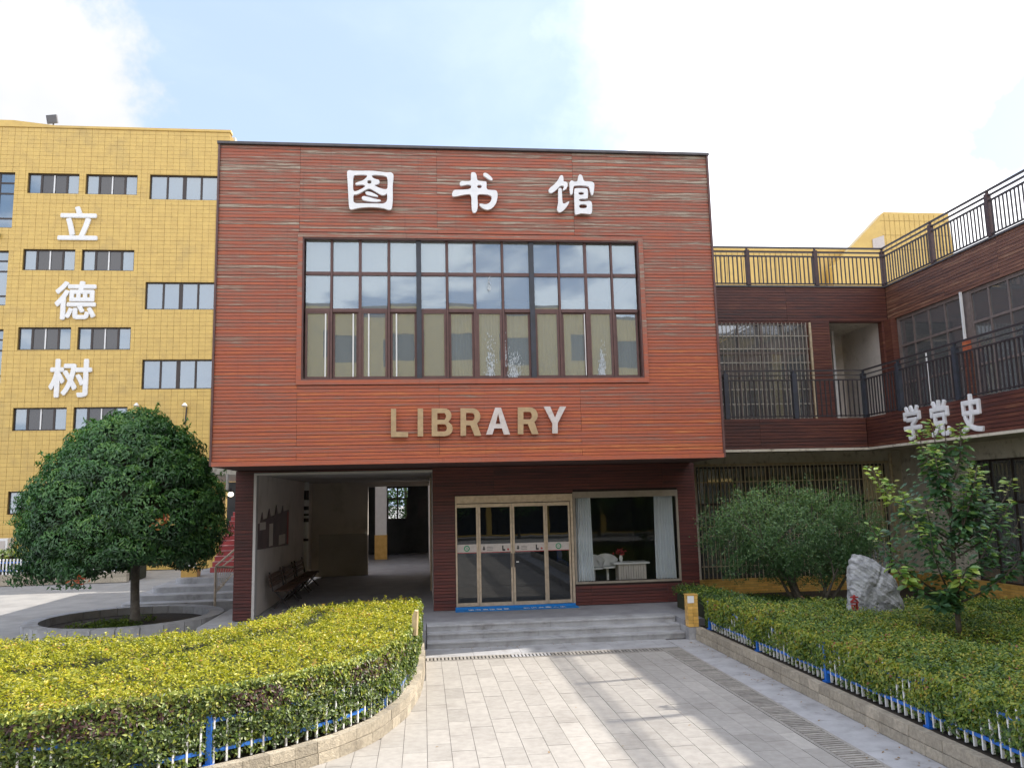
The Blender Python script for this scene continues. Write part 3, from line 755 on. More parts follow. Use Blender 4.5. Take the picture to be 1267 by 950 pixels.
# letter outlines in a 0..100 square (x right, y down)
def arc(cx, cy, rx, ry, a0, a1, n=10): return [(cx+rx*cos(radians(a0+(a1-a0)*i/n)), cy-ry*sin(radians(a0+(a1-a0)*i/n))) for i in range(n+1)]
LT = {
 'L': [[(0,0),(30,0),(30,82),(100,82),(100,100),(0,100)]],
 'I': [[(0,0),(100,0),(100,100),(0,100)]],
 'B': [[(0,0),(60,0)]+arc(60,26,34,26,90,-60,8)+[(82,49)]+arc(62,73,38,27,60,-90,8)+[(0,100)],
       [(27,17),(58,17)]+arc(58,29,10,12,90,-90,6)+[(27,41)], [(27,57),(60,57)]+arc(60,70,12,13,90,-90,6)+[(27,83)]],
 'R': [[(0,0),(58,0)]+arc(58,30,38,30,90,-55,9)+[(100,100),(68,100),(48,62),(27,62),(27,100),(0,100)],
       [(27,17),(56,17)]+arc(56,31,12,14,90,-90,6)+[(27,45)]],
 'A': [[(38,0),(62,0),(100,100),(74,100),(66,77),(34,77),(26,100),(0,100)], [(50,22),(60,60),(40,60)]],
 'Y': [[(0,0),(28,0),(50,42),(72,0),(100,0),(62,62),(62,100),(38,100),(38,62)]]}
lt = [('L', 484, 505, 506.3, 541, LETG), ('I', 516.8, 523.6, 506, 540.3, LETG), ('B', 534, 560, 505.8, 540, LETG), ('R', 569.5, 595, 505.7, 539.5, LETG),
      ('A', 601, 630.5, 505, 538, LETP), ('R', 640, 665.5, 504.5, 537.5, LETG), ('Y', 672, 699.5, 503.5, 536.5, LETP)]
for ch, x0, x1, y0, y1, mt in lt:
    lps = [[(x0+(x1-x0)*u/100, y0+(y1-y0)*v/100) for u, v in lp] for lp in LT[ch]]
    o = glyph(lps, 0, 0, 1, mt, 'letter', sg2, YA, .05, 0)

# ------------------------------------------------------------------ passage contents
pbox('partition_wall', PLASTER, None, -3.86, -1.93, 29.3, 29.5, ZP, 3.95, label='cream partition wall at the far end of the passage', cat='wall')
for q, (z0, z1) in enumerate(((ZP, 1.80),)):
    pbox('partition_dado', GREYW, bpy.data.objects['partition_wall'], -3.62, -1.95, 29.27, 29.298, z0, z1)
lk = thing('rear_link_building', (1, 35, 0), 'low cream block seen through the passage behind the library', 'building')
MB().box(-1.93, .23, 29.31, 29.5, 3.42, 3.95).build('lintel', PLASTER, lk)
m = MB(); hole_wall(m, 'x', 41, .2, -4.2, 6, ZP, 4.2, [(-1.75, -.75, 2.0, 3.6)]); m.build('wall', DARKW, lk)
f = MB().box(-1.75, -.75, 40.98, 41.05, 2.0, 2.06).box(-1.75, -.75, 40.98, 41.05, 3.54, 3.6).box(-1.75, -.75, 40.98, 41.05, 2.98, 3.06).box(-1.75, -1.69, 40.98, 41.05, 2.06, 2.98).box(-.81, -.75, 40.98, 41.05, 2.06, 2.98).box(-1.29, -1.21, 40.98, 41.05, 2.06, 2.98).box(-1.29, -1.21, 40.98, 41.05, 3.06, 3.54)
f.build('window', YFRAME, lk)
pbox('roof', PLASTER, lk, -4.3, 6.5, 36.2, 42, 4.15, 5.2)
pbox('roof', PLASTER, lk, -4.3, 6.5, 26.02, 29.6, 4.0, 5.2)
pbox('wall', PLASTER, lk, .25, 6.5, 30.0, 42, ZP, 4.1); pbox('wall', PLASTER, lk, -4.3, -4.1, 30, 42, ZP, 4.1)
pbox('shadow_caster', PLASTER, lk, -4.3, 6.5, 33.0, 42, 5.21, 11.5)  # hidden storey added to cast the shade edge across the left yard
pbox('notice_frame', IRON, lk, -.25, .2, 40.9, 40.98, 2.05, 3.0)
pc = thing('white_column', (-1.9, 37.2, ZP), 'white column with ochre tiled foot seen through the passage', 'column')
pbox('shaft', WHITE, pc, -2.12, -1.62, 37.0, 37.5, 1.42, 4.14); pbox('foot', PLINTH, pc, -2.14, -1.6, 36.98, 37.52, ZP, 1.42)
pl = thing('pale_pipe', (-3.73, 26.9, ZP), 'pale pipe standing in the corner of the passage', 'pipe')
MB().tube([(-3.73, 26.9, ZP), (-3.73, 26.9, 3.57)], .075, 12).build('pipe', WHITE, pl)
m = MB()
for z0, z1 in ((2.3, 2.42), (2.5, 2.56), (2.68, 2.8), (1.7, 1.78), (3.0, 3.3)): m.tube([(-3.73, 26.9, z0), (-3.73, 26.9, z1)], .079, 12)
m.build('bands', IRON, pl)
pb = thing('poster_board', (-3.84, 21.9, 2.2), 'dark red poster board with cut-out skyline on the passage wall', 'poster')
prof = [(19.6, 1.85), (24.2, 1.72), (24.2, 2.72), (23.3, 2.68), (23.2, 2.84), (23.0, 2.66), (22.4, 2.62), (22.2, 2.86), (22.0, 2.60), (21.4, 2.58), (21.2, 2.78), (21.0, 2.55), (20.4, 2.52), (20.3, 2.7), (20.1, 2.45), (19.6, 2.42)]
MB().prism(prof, 'x', -3.865, -3.85).build('panel', pm('poster_dark', (.16, .11, .11), (.10, .07, .08), 3, .6), pb)
MB().box(-3.848, -3.842, 23.9, 24.15, 1.76, 2.66).build('red_strip', REDP, pb)
for q in ((22.6, 23.6, 1.80, 2.06), (21.2, 21.7, 1.84, 2.4), (20.0, 20.7, 2.28, 2.46)): pbox('pale_panel', PLASTER, pb, -3.848, -3.842, *q)
BWOOD = pm('bench_slat_wood', (.13, .065, .04), (.08, .04, .03), 8, .6)
def bench(y0):
    b = thing('park_bench', (-3.55, y0+.9, ZP), 'slatted wooden bench with black iron legs', 'bench', 'benches along the passage wall')
    for k in range(4): pbox('seat_slat', BWOOD, b, -3.62+k*.1, -3.54+k*.1, y0, y0+1.75, ZP+.42, ZP+.445)
    for k in range(3):
        z = ZP+.52+k*.11; MB().obox((-3.70-k*.02, y0+.875, z+.04), (.012, 0, .0), (0, .875, 0), (-.006, 0, .04)).build('back_slat', BWOOD, b)
    for yy in (y0+.12, y0+1.63):
        MB().bar((-3.64, yy, ZP+.42), (-3.22, yy, ZP+.42), .04).bar((-3.6, yy, ZP+.41), (-3.25, yy, ZP), .035).bar((-3.28, yy, ZP+.41), (-3.62, yy, ZP), .035).bar((-3.66, yy, ZP+.42), (-3.76, yy, ZP+.88), .035).build('leg', IRON, b)
    return b
for i, lab in enumerate(('slatted bench with iron legs nearest the passage entrance', 'middle slatted bench along the passage wall', 'farthest slatted bench along the passage wall, by the pale pipe')):
    b = bench(20.7+i*1.95); b['label'] = lab

# ------------------------------------------------------------------ left: porch, grey steps, red stair, rail, lamps
ls = thing('side_steps', (-6.3, 24, 0), 'grey stone steps with rounded left ends behind the round planter', 'steps')
for i, (z, yy, xl) in enumerate(((.27, 23.7, -8.3), (.42, 24.3, -8.15), (.57, 25.0, -7.9), (.72, 25.9, -7.5))):
    R_ = .35; p = [(XL-.02, yy), (xl+R_, yy)]+[(xl+R_-R_*sin(a), yy+R_-R_*cos(a)) for a in np.linspace(.2, pi/2, 6)]+[(xl, 31.5-i*.01), (XL-.02, 31.5-i*.01)]
    MB().prism([(float(a), float(b)) for a, b in p], 'z', z-.15-(.12 if i == 0 else 0), z).build('step', CONC, ls)
slab = MB().box(-4.86, -3.61, 18.6, 23.69, -.02, .29).build('side_apron', CONC, kind='structure')
rsx = thing('red_stair', (-5.6, 28, .72), 'flight of red stairs with pale nosings beyond the porch', 'stairs')
for k in range(12):
    z = .72+k*.16; y = 28+k*.28
    pbox('riser', REDST, rsx, -6.95, -4.35, y, y+.05, z, z+.15); pbox('tread', pm('pink_nosing', (.55, .30, .30), rough=.6) if k == 0 else MATS['pink_nosing'], rsx, -6.95, -4.35, y-.02, y+.28, z+.151, z+.165)
hr = thing('handrail', (-5.4, 23, .3), 'champagne metal handrail on the side steps by the dark pillar', 'handrail')
H = MB(); HY = 23.3
ax, az = onY(267, 701, HY); bx, bz = onY(288, 703, HY); cx_, cz_ = onY(292, 664, HY)
H.tube([(ax, HY, .1), (ax, HY, az)], .034).tube([(ax, HY, az), (bx+.1, HY, az-.03)], .03).tube([(ax, HY, az+.02), (-4.55, HY+1.4, az+1.15)], .03).tube([(ax+.14, HY, az-.02), (-4.45, HY+1.4, az+.95)], .022)
H.tube([(ax+.04, HY, .6), (-4.7, HY+1.6, az+.5)], .016)
H.build('rail', BRONZE, hr)
for k in range(7):
    f_ = k/7; MB().tube([(ax+.07+f_*.5, HY, az-.03), (ax+.05+f_*.2, HY, .55+f_*.2)], .009, 6).build('baluster', BRONZE, hr)
po = thing('side_porch', (-6, 27, 0), 'dark porch roof at the left side of the library', 'porch')
pbox('slab', CREAM, po, -7.3, XL-.03, 24, 31, 3.75, 4.0); pbox('wall', DARKW, po, -7.2, XL-.03, 31.2, 31.4, .5, 3.74)
MB().tube([(-4.62, 20.0, 3.25), (-4.62, 20.0, 3.62)], .035, 10).build('downpipe', GREYW, po)
def bulb(x, y, z, label):
    o = thing('porch_lamp', (x, y, z), label, 'lamp', 'lit porch lamps')
    MB().tube([(x, y, z+.16), (x, y, z+.05)], [.02, .05], 10).build('cap', IRON, o)
    n = 8; vs = [(x, y, z-.07)]; fs = []
    MB().tube([(x, y, z+.05), (x, y, z+.02), (x, y, z-.04), (x, y, z-.07)], [.035, .07, .07, .02], 10).build('bulb', LAMP, o, smooth=True)
lx, lz = onY(285.5, 611, 21.5); bulb(lx, 21.5, lz, 'small lit porch lamp beside the dark corner pillar')
lx, lz = onY(272, 583, 24.5); bulb(lx, 24.5, lz, 'lit porch lamp under the box corner, above the tree crown')
gp = thing('ochre_planter', (-7, 26.5, .72), 'small ochre planter box with white ornaments at the top of the side steps', 'planter')
a, b = onY(225, 707, 26.6)[0], onY(245, 707, 26.6)[0]
pbox('box', PLINTH, gp, a, b, 26.5, 26.9, .72, 1.0)
for cx in (a+.25, b-.1): MB().tube([(cx, 26.6, 1.0), (cx, 26.6, 1.12), (cx, 26.6, 1.3)], [.06, .05, .01], 8).build('ornament', WHITE, gp)

# ------------------------------------------------------------------ left: yellow classroom building at Y=40
YY = 40.0
yb = thing('yellow_building', (-16, 42, 0), 'yellow tiled classroom building with white characters, left of the library', 'building')
wins = []   # x0,x1,z0,z1,type
for z1, z0 in ((19.2, 18.17), (15.35, 14.3), (11.5, 10.4), (7.64, 6.56)):
    wins += [(-19.06, -16.68, z0, z1, 's'), (-16.37, -13.94, z0, z1, 's')]
for z1, z0 in ((19.24, 17.96), (13.75, 12.38), (9.91, 8.47)): wins.append((-13.35, -10.08, z0, z1, 'b'))
wins.append((-19.05, -16.7, 2.7, 3.75, 's')); wins.append((-16.3, -13.9, 2.7, 3.75, 's'))
wins += [(-22.6, -19.66, 16.4, 19.21, 't'), (-22.6, -19.72, 12.56, 15.26, 't'), (-22.6, -19.72, 8.7, 11.4, 't')]
X0y, X1y, ZTy = -24.0, -9.56, 21.55
m = MB(); hole_wall(m, 'x', YY+.02, .3, X0y, X1y, 0, ZTy, [w[:4] for w in wins]); m.box(X0y, X1y, YY+8, YY+8.3, 0, ZTy); m.box(X1y-.3, X1y, YY+.33, YY+8, 0, ZTy); m.box(X0y, X0y+.3, YY+.33, YY+8, 0, ZTy); m.box(X0y+.3, X1y-.3, YY+.33, YY+8, ZTy-.5, ZTy-.1)
m.build('wall', YJOINT, yb)
for zf in (4.6, 8.4, 12.2, 16.0): pbox('floor', DARKW, yb, X0y+.3, X1y-.3, YY+.33, YY+7.9, zf-.15, zf)
pbox('inner_wall', GREYW, yb, X0y+.31, X1y-.31, YY+3.5, YY+3.6, 0, ZTy-.6)
tl = MB(); rt = random.Random(8)
tw_, th_ = .301, .203
nz = int(ZTy/th_)+1
for j in range(nz):
    z0 = j*th_; z1 = min(z0+th_, ZTy)
    gz_ = .010 if j % 3 == 0 else .005
    nx = int((X1y-X0y)/tw_)
    for i in range(nx+1):
        x0 = X0y+i*tw_; x1 = min(x0+tw_, X1y)
        if x1-x0 < .03: continue
        segs = [(x0+(.009 if i % 2 == 0 else .004), x1-.003, z0+gz_, z1-.003)]
        for w in wins:
            ns = []; g_ = .004
            for (a, b, c, d) in segs:
                if w[1]+g_ <= a or w[0]-g_ >= b or w[3]+g_ <= c or w[2]-g_ >= d: ns.append((a, b, c, d)); continue
                if c < w[2]-g_: ns.append((a, b, c, w[2]-g_))
                if d > w[3]+g_: ns.append((a, b, w[3]+g_, d))
                lo, hi = max(c, w[2]-g_), min(d, w[3]+g_)
                if a < w[0]-g_: ns.append((a, w[0]-g_, lo, hi))
                if b > w[1]+g_: ns.append((w[1]+g_, b, lo, hi))
            segs = ns
        for (a, b, c, d) in segs:
            if b-a > .005 and d-c > .005:
                bb = len(tl.v); y = YY; tn = rt.gauss(.5, .2)
                tl.add([(a, y, c), (b, y, c), (b, y, d), (a, y, d), (a, y+.02, c), (b, y+.02, c), (b, y+.02, d), (a, y+.02, d)],
                       [(0, 1, 2, 3), (0, 4, 5, 1), (1, 5, 6, 2), (2, 6, 7, 3), (3, 7, 4, 0)], tn)
link('wall_tiles', tl.mesh('wall_tiles', YTILE, wloc(yb)), yb, kind='stuff')
pbox('roof_edge', YTILE, yb, X0y, X1y+.05, YY-.05, YY+.4, ZTy+.001, ZTy+.12)
pbox('left_parapet', YTILE, yb, X0y, -19.9, YY-.04, YY+.35, ZTy+.121, ZTy+.34)
MB().prism([(-19.9, ZTy+.121), (-17.9, ZTy+.121), (-19.9, ZTy+.34)], 'y', YY-.04, YY+.35).build('left_parapet', YTILE, yb)
pbox('sill_stain', pm('grimy_ledge', (.20, .16, .08), rough=.9), yb, -24, -20.15, YY-.25, YY-.001, 15.9, 16.1)
pbox('sill_stain', MATS['grimy_ledge'], yb, -24, -20.2, YY-.25, YY-.001, 12.0, 12.2)
for (x0, x1, z0, z1, ty) in wins:
    w = MB(); f = .06; y0, y1 = YY+.13, YY+.20
    w.box(x0, x1, y0, y1, z0, z0+f).box(x0, x1, y0, y1, z1-f, z1).box(x0, x0+f, y0, y1, z0+f, z1-f).box(x1-f, x1, y0, y1, z0+f, z1-f)
    n = 4; cuts = [x0+(x1-x0)*k/n for k in range(1, n)]
    for k, c in enumerate(cuts):
        wd = .05 if ty != 'b' else (.09 if k == 1 else .045)
        if ty == 's' and k == 1: continue
        w.box(c-wd, c+wd, y0+.002, y1-.002, z0+f, z1-f)
    if ty == 't':
        for zz_ in (z0+(z1-z0)*.18, z0+(z1-z0)*.63, z0+(z1-z0)*.82): w.box(x0+f, x1-f, y0+.004, y1-.004, zz_-.04, zz_+.04)
    wo_ = w.build('window', YFRAME, yb)
    if ty == 's': pbox('white_edge', WHITE, wo_, cuts[1]-.03, cuts[1]+.03, y0-.01, y1-.03, z0+f, z1-f)
    ed = [x0]+cuts+[x1]
    for k in range(4):
        mt = G_Y if (ty != 's' or k in (0, 3)) else G_YD
        pbox('pane', mt, wo_, ed[k]+.055, ed[k+1]-.055, y0+.03, y0+.036, z0+f, z1-f)
ch = thing('wall_sign', (-16.5, YY, 13), 'column of white Chinese characters on the yellow building', 'sign')
for s_, x0, x1, z0, z1 in (('立', -17.50, -15.66, 15.80, 17.50), ('德', -17.46, -15.58, 11.85, 13.75), ('树', -17.52, -15.60, 8.10, 9.95)):
    fit_text(s_, WHITE, 'character', ch, x0, x1, z0, z1, 'y', YY-.005, .10, .022)
fl_ = thing('roof_floodlight', (-18.2, 40.2, ZTy), 'small grey floodlight on the roof edge of the yellow building', 'lamp')
MB().obox((-18.15, 40.1, 22.05), (.24, 0, .03), (0, .06, .02), (-.02, -.05, .2)).build('head', ROOF, fl_); MB().bar((-18.1, 40.15, ZTy), (-18.1, 40.15, 21.9), .05).build('stand', IRON, fl_)
for px, lab in ((172, 'left of two small wall lamps above the tree on the yellow wall'), (231, 'right of two small wall lamps above the tree on the yellow wall')):
    x, z = onY(px, 503, YY); o = thing('wall_lamp', (x, YY, z), lab, 'lamp', 'wall lamps on the yellow building')
    MB().bar((x, YY, z), (x, YY-.35, z+.08), .05).bar((x-.04, YY-.05, z-.9), (x+.02, YY-.05, z-.05), .05).build('bracket', IRON, o)
    MB().tube([(x, YY-.35, z+.12), (x, YY-.38, z-.02)], [.05, .14], 10).build('shade', WHITE, o)
pw = thing('pale_rear_block', (-9, 50, 0), 'pale cream block peeping out behind the yellow building roof', 'building')
q_ = onY(291, 170, 49); pbox('wall', CREAM, pw, -16, q_[0], 49, 53, 0, q_[1])
# fence, planter wall, box at far left
pwl = thing('planter_wall', (-18, 34, 0), 'low pale block planter wall under the white picket fence', 'wall')
x = -26.0
while x < -12.0:
    for k in range(2): link('block', MB().box(x+.004, x+.596, 34.0-.0, 34.3, k*.21+.003, k*.21+.207, random.random()).mesh('block', KERB, wloc(pwl)), pwl)
    x += .6
wf = thing('picket_fence', (-18, 34.2, .42), 'white picket fence with blue rails at the foot of the yellow building', 'fence')
for q in (.55, .85): pbox('rail', BLUE, wf, -26, -12, 34.13, 34.16, q, q+.05)
x = -22.0
while x < -12.0: link('picket', MB().box(x, x+.05, 34.09, 34.125, .42, 1.02).mesh('picket', WHITE, wloc(wf)), wf); x += .13
ac = thing('utility_box', (-20, 39.5, .5), 'white utility box against the foot of the yellow wall', 'box')
a = onY(8, 690, 39)[0]; MB().box(a-1.4, a, 39, 39.6, .3, 1.65).build('cabinet', WHITE, ac); pbox('door_panel', STICK, ac, a-1.3, a-.1, 38.98, 38.999, .4, 1.55)

# ------------------------------------------------------------------ right: corridor wing
XC, YD, BX, BY = 13.43, 21.6, 11.23, 19.4
ZR0, ZR1, ZF0, ZF1 = 7.72, 8.71, 3.96, 4.72
wg = thing('corridor_wing', (12, 20, 0), 'brown board-clad corridor wing with galleries turning the corner right of the library', 'building')
cw_ = Clad()
core = MB()
core.box(XR+.3, XC+.25, YD+.03, YD+.25, ZR0, ZR1-.01).box(XC+.03, XC+.25, -4, YD, ZR0, ZR1-.01)
core.box(XR-.2, BX, BY+.03, BY+.2, ZF0, ZF1-.01); core.box(BX+.03, BX+.2, -4, BY+.2, ZF0, ZF1-.01)
core.build('fascia_backing', BACKING, wg)
cw_.wall(YD+.03, 'x', XR, XC-.005, ZR0, ZR1, pitch=.082, mat=WOOD_WING, seed=21, tn=(0, .75))
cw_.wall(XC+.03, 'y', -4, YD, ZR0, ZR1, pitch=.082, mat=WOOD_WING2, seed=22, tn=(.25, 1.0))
cw_.wall(BY+.03, 'x', XR-.2, BX-.005, ZF0, ZF1, pitch=.082, mat=WOOD_WING, seed=23, tn=(0, .5))
cw_.wall(BX+.03, 'y', -4, BY, ZF0, ZF1, pitch=.082, mat=WOOD_WING, seed=24, tn=(0, .7))
cw_.wall(YD, 'x', 11.06, 11.62, ZF1, ZR0, pitch=.082, mat=WOOD_WING, seed=25, tn=(.3, .8))
cw_.build(wg, 300, dist=lambda k: (k[1] if k[0] == 'x' else max(6, (k[2]+k[3])/2)))
# slabs
pbox('gallery_slab', CREAM, wg, XR-.2, XC+.2, BY+.21, YD+.2, ZF0+.02, ZF1-.05); pbox('gallery_slab', CREAM, wg, BX+.21, XC+.2, -4, BY+.2, ZF0+.02, ZF1-.05)
pbox('soffit_edge', CREAM, wg, XR-.2, BX+.19, BY-.01, BY+.2, ZF0-.06, ZF0-.001); pbox('soffit_edge', CREAM, wg, BX-.01, BX+.2, -4, BY-.02, ZF0-.06, ZF0-.001)
pbox('roof_slab', CREAM, wg, XR, 20, YD+.26, 27, ZR0+.05, ZR1-.1); pbox('roof_slab', CREAM, wg, XC+.26, 20, -4, YD+.25, ZR0+.05, ZR1-.1)
pbox('roof_edge', CAP, wg, XR, XC-.03, YD-.03, YD+.26, ZR1, ZR1+.05); pbox('roof_edge', CAP, wg, XC-.03, XC+.26, -4, YD+.26, ZR1, ZR1+.05)
pbox('sun_blocker', YTILE, wg, 20.3, 24, 18.9, 21.6, ZR1-.1, 16.3)  # unseen block added on the roof to keep sun off the steps
# walls behind: upper floor
m = MB(); hole_wall(m, 'x', YD+.03, .2, XR+.1, XC-.0, ZF1-.04, ZR0, [(8.25, 10.95, 4.9, 7.66), (11.63, 13.25, ZF1-.04, 7.70)]); m.build('wall', WOOD_WING, wg)
m = MB(); hole_wall(m, 'y', XC+.05, .2, -4, YD-.35, ZF1-.04, ZR0, [(14.2, 18.15, 4.85, 7.68), (18.45, 21.2, 4.85, 7.68), (9.5, 13.8, 4.85, 7.68), (4, 9, 4.85, 7.68)]); m.build('wall', UFR, wg)
pbox('corner_column', WOOD_WING, wg, XC-.12, XC+.24, YD-.33, YD+.02, ZF1-.04, ZR0-.002, tone=.7)
# recess beyond the opening
MB().box(11.3, 14.5, 24.0, 24.1, ZF1-.04, 7.8).box(13.3, 13.42, YD+.24, 24, ZF1-.04, 7.8).build('recess_wall', PLASTER, wg)
pbox('recess_glazing', G_WING, wg, 11.66, 11.70, YD+.3, 23.9, 4.8, 7.2); pbox('downpipe', WHITE, wg, 12.38, 12.45, 22.9, 22.97, ZF1, 7.7)
MB().box(11.6, 12.7, 23.9, 23.96, 4.75, 6.8).build('door', G_WING, wg); MB().box(11.55, 12.75, 23.85, 23.97, 6.81, 6.9).box(12.7, 12.76, 23.85, 23.97, 4.75, 6.8).build('door_frame', YFRAME, wg)
def _unused(): pass
def rail_cells(y0, y1, n): return [y0+(y1-y0)*k/n for k in range(n+1)]
def wing_window(name, axis, fixed, a0, a1, z0, z1, ncol, zt, fm, gm, parent, label=None):
    w = MB(); f = .05
    def B(u0, u1, d0, d1, v0, v1):
        if axis == 'x': w.box(u0, u1, fixed+d0, fixed+d1, v0, v1)
        else: w.box(fixed+d0, fixed+d1, u0, u1, v0, v1)
    B(a0, a1, 0, .08, z0, z0+f); B(a0, a1, 0, .08, z1-f, z1); B(a0, a0+f, 0, .08, z0+f, z1-f); B(a1-f, a1, 0, .08, z0+f, z1-f)
    for c in rail_cells(a0, a1, ncol)[1:-1]: B(c-f*.45, c+f*.45, .002, .078, z0+f, z1-f)
    cs = rail_cells(a0, a1, ncol)
    zt = (zt,) if not hasattr(zt, '__len__') else zt
    zl = [z0+f*.4]+sorted(zt)+[z1-f*.4]
    for q in zt:
        for i in range(ncol): B(cs[i]+f*.46, cs[i+1]-f*.46, .004, .076, q-f*.6, q+f*.6)
    o = w.build(name, fm, parent, label=label)
    for i in range(ncol):
        for (v0, v1) in ((p+f*.6, q-f*.6) for p, q in zip(zl, zl[1:])):
            if axis == 'x': pbox('pane', gm, o, cs[i]+f*.45, cs[i+1]-f*.45, fixed+.035, fixed+.041, v0, v1)
            else: pbox('pane', gm, o, fixed+.035, fixed+.041, cs[i]+f*.45, cs[i+1]-f*.45, v0, v1)
    return o
wing_window('window', 'y', XC+.06, 18.45, 21.2, 4.85, 7.68, 4, (6.9, 5.85), UFR, G_WING, wg)
wing_window('window', 'y', XC+.06, 14.2, 18.15, 4.85, 7.68, 6, (6.9, 5.85), UFR, G_WING, wg)
wing_window('window', 'y', XC+.06, 9.5, 13.8, 4.85, 7.68, 6, (6.9, 5.85), UFR, G_WING, wg)
wing_window('window', 'x', YD+.06, 8.25, 10.95, 4.9, 7.66, 4, 6.8, UFR, G_WING, wg)
pbox('column', WHITE, wg, XC-.08, XC-.03, 18.29, 18.34, 6.5, ZR0, label='white upper half of the gallery column'); pbox('column', WOOD_BOX, wg, XC-.10, XC+.04, 18.24, 18.38, 6.2, 6.5, tone=.9); pbox('column', WOOD_WING, wg, XC-.12, XC+.04, 18.22, 18.40, ZF1-.04, 6.19, tone=.8)
MB().tube([(12.9, 19.2, 6.4), (12.9, 19.2, 5.0)], .02, 8).build('downpipe', WHITE, wg)
# rooms behind wing windows
m = MB().box(XC+.3, 19, -3, YD+.2, ZF1-.3, ZF1).box(17, 17.2, -3, 20.9, ZF1, ZR0).box(XC+.3, 19, -3, YD, ZR0, ZR0+.04); m.build('upper_rooms', GREYW, wg)
pbox('rear_wall', GREYW, wg, XR+.5, 11.2, 24.6, 24.7, ZP, ZR0)
# ground floor walls
GZ = .2
m = MB(); hole_wall(m, 'x', YD, .2, XR+.1, XC, GZ-.3, ZF0+.02, [(7.45, 12.95, .6, 3.62)]); m.build('wall', CREAM, wg)
m = MB(); hole_wall(m, 'y', XC, .2, -4, YD-.001, GZ-.3, ZF0+.02, [(15.1, 18.75, .66, 3.55), (10.5, 14.4, .66, 3.55), (5.5, 9.8, .66, 3.55)]); m.build('wall', CREAM, wg)
m = MB().box(7.1, XC+.3, 24.2, 24.3, 0, 3.8).box(17, 17.1, 0, 24, 0, 3.8).box(XR+.2, 17, YD+.2, 24.2, 3.7, 3.75); m.build('ground_rooms', DARKW, wg)
wing_window('window', 'y', XC+.02, 15.1, 18.75, .66, 3.55, 5, 2.55, YFRAME, G_WING, wg); wing_window('window', 'y', XC+.02, 10.5, 14.4, .66, 3.55, 5, 2.55, YFRAME, G_WING, wg)
wing_window('window', 'x', YD+.05, 7.45, 12.95, .6, 3.62, 8, 2.6, YFRAME, G_WING, wg)
for (a, b) in ((15.3, 15.9), (16.6, 17.1), (17.9, 18.6), (13.2, 13.9)):
    n = 20; vs = []; fs = []
    for i in range(n+1):
        for z in (.7, 3.5): vs.append((XC+.35+.03*sin(i*1.3), a+(b-a)*i/n, z))
    for i in range(n): fs.append((2*i, 2*i+2, 2*i+3, 2*i+1))
    MB().add(vs, fs).build('curtain', CURT2, wg, smooth=True)
for (a, b, c) in ((7.6, 8.3, 22.3), (8.9, 9.6, 22.4), (10.3, 11.3, 22.3)): pbox('inner_board', pm('warm_interior_board', (.30, .15, .08), rough=.8) if a == 7.6 else MATS['warm_interior_board'], wg, a, b, c, c+.05, 2.2, 3.5)
# glazed plinth tiles
pt = MB()
def plinth(axis, fixed, a0, a1, z0, z1):
    nr = max(1, round((z1-z0)/.068)); p = (z1-z0)/nr
    for j in range(nr):
        u = a0-(.13 if j % 2 else 0)
        while u < a1:
            q0, q1 = max(u, a0), min(u+.26, a1)
            if q1-q0 > .02:
                if axis == 'x': pt.box(q0+.004, q1-.004, fixed-.02, fixed, z0+j*p+.004, z0+(j+1)*p-.004, random.random())
                else: pt.box(fixed-.02, fixed, q0+.004, q1-.004, z0+j*p+.004, z0+(j+1)*p-.004, random.random())
            u += .26
plinth('x', YD-.02, XR+.15, XC-.05, 0, .58); plinth('y', XC-.02, 0, YD-.06, 0, .64)
link('plinth_tiles', pt.mesh('plinth_tiles', PLINTH, wloc(wg)), wg, kind='stuff')
MB().box(XR+.12, XC-.02, YD-.02, YD-.001, 0, .56).box(XC-.02, XC-.001, 0, YD-.03, 0, .62).build('plinth_backing', YJOINT, wg)
MB().box(XR+.12, XC-.04, YD-.06, YD-.001, .581, .61).box(XC-.06, XC-.001, 0, YD-.07, .641, .67).build('plinth_cap', PLINTH, wg)
MB().tube([(13.0, 21.4, .2), (13.0, 21.4, 3.9)], .05, 8).build('downpipe', STEELB, wg)

def railing(name, label, ptsY, fixX, fixY, xstart, z0, ztop, zbal, postmat, ystart_end, bal_sp, rail_h, postsX, postsY, grp):
    o = thing(name, (fixX, fixY, z0), label, 'railing', None)
    R_ = MB()
    for z, h in rail_h:
        R_.box(xstart, fixX+.02, fixY-.02, fixY+.02, z-h/2, z+h/2); R_.box(fixX-.02, fixX+.02, ystart_end, fixY-.021, z-h/2, z+h/2)
    R_.build('rail', IRON, o)
    me = MB().box(-.014, .014, -.014, .014, z0+.03-z0, zbal-z0).mesh('baluster', IRON)
    n = 0; rs = MB()
    cand = []
    x = xstart+.06
    while x < fixX-.05:
        if not any(abs(x-p) < .08 for p in postsX): cand.append((x, fixY))
        x += bal_sp
    y = fixY-bal_sp
    while y > ystart_end:
        if not any(abs(y-p) < .08 for p in postsY): cand.append((fixX, y))
        y -= bal_sp
    for i, (x, y) in enumerate(cand):
        if i < 290:
            b = link('baluster', me, o); b.location = (x-fixX, y-fixY, 0)
        else: rs.box(x-.014, x+.014, y-.014, y+.014, z0+.03, zbal)
    if rs.v: link('balusters_beyond', rs.mesh('balusters_beyond', IRON, wloc(o)), o, kind='stuff')
    for p in postsX: MB().box(p-.055, p+.055, fixY-.055, fixY+.055, z0, ztop-.10).box(p-.02, p+.02, fixY-.03, fixY+.03, ztop-.10, ztop-.02).build('post', postmat, o)
    for p in postsY: MB().box(fixX-.055, fixX+.055, p-.055, p+.055, z0, ztop-.10).box(fixX-.03, fixX+.03, p-.02, p+.02, ztop-.10, ztop-.02).build('post', postmat, o)
    return o
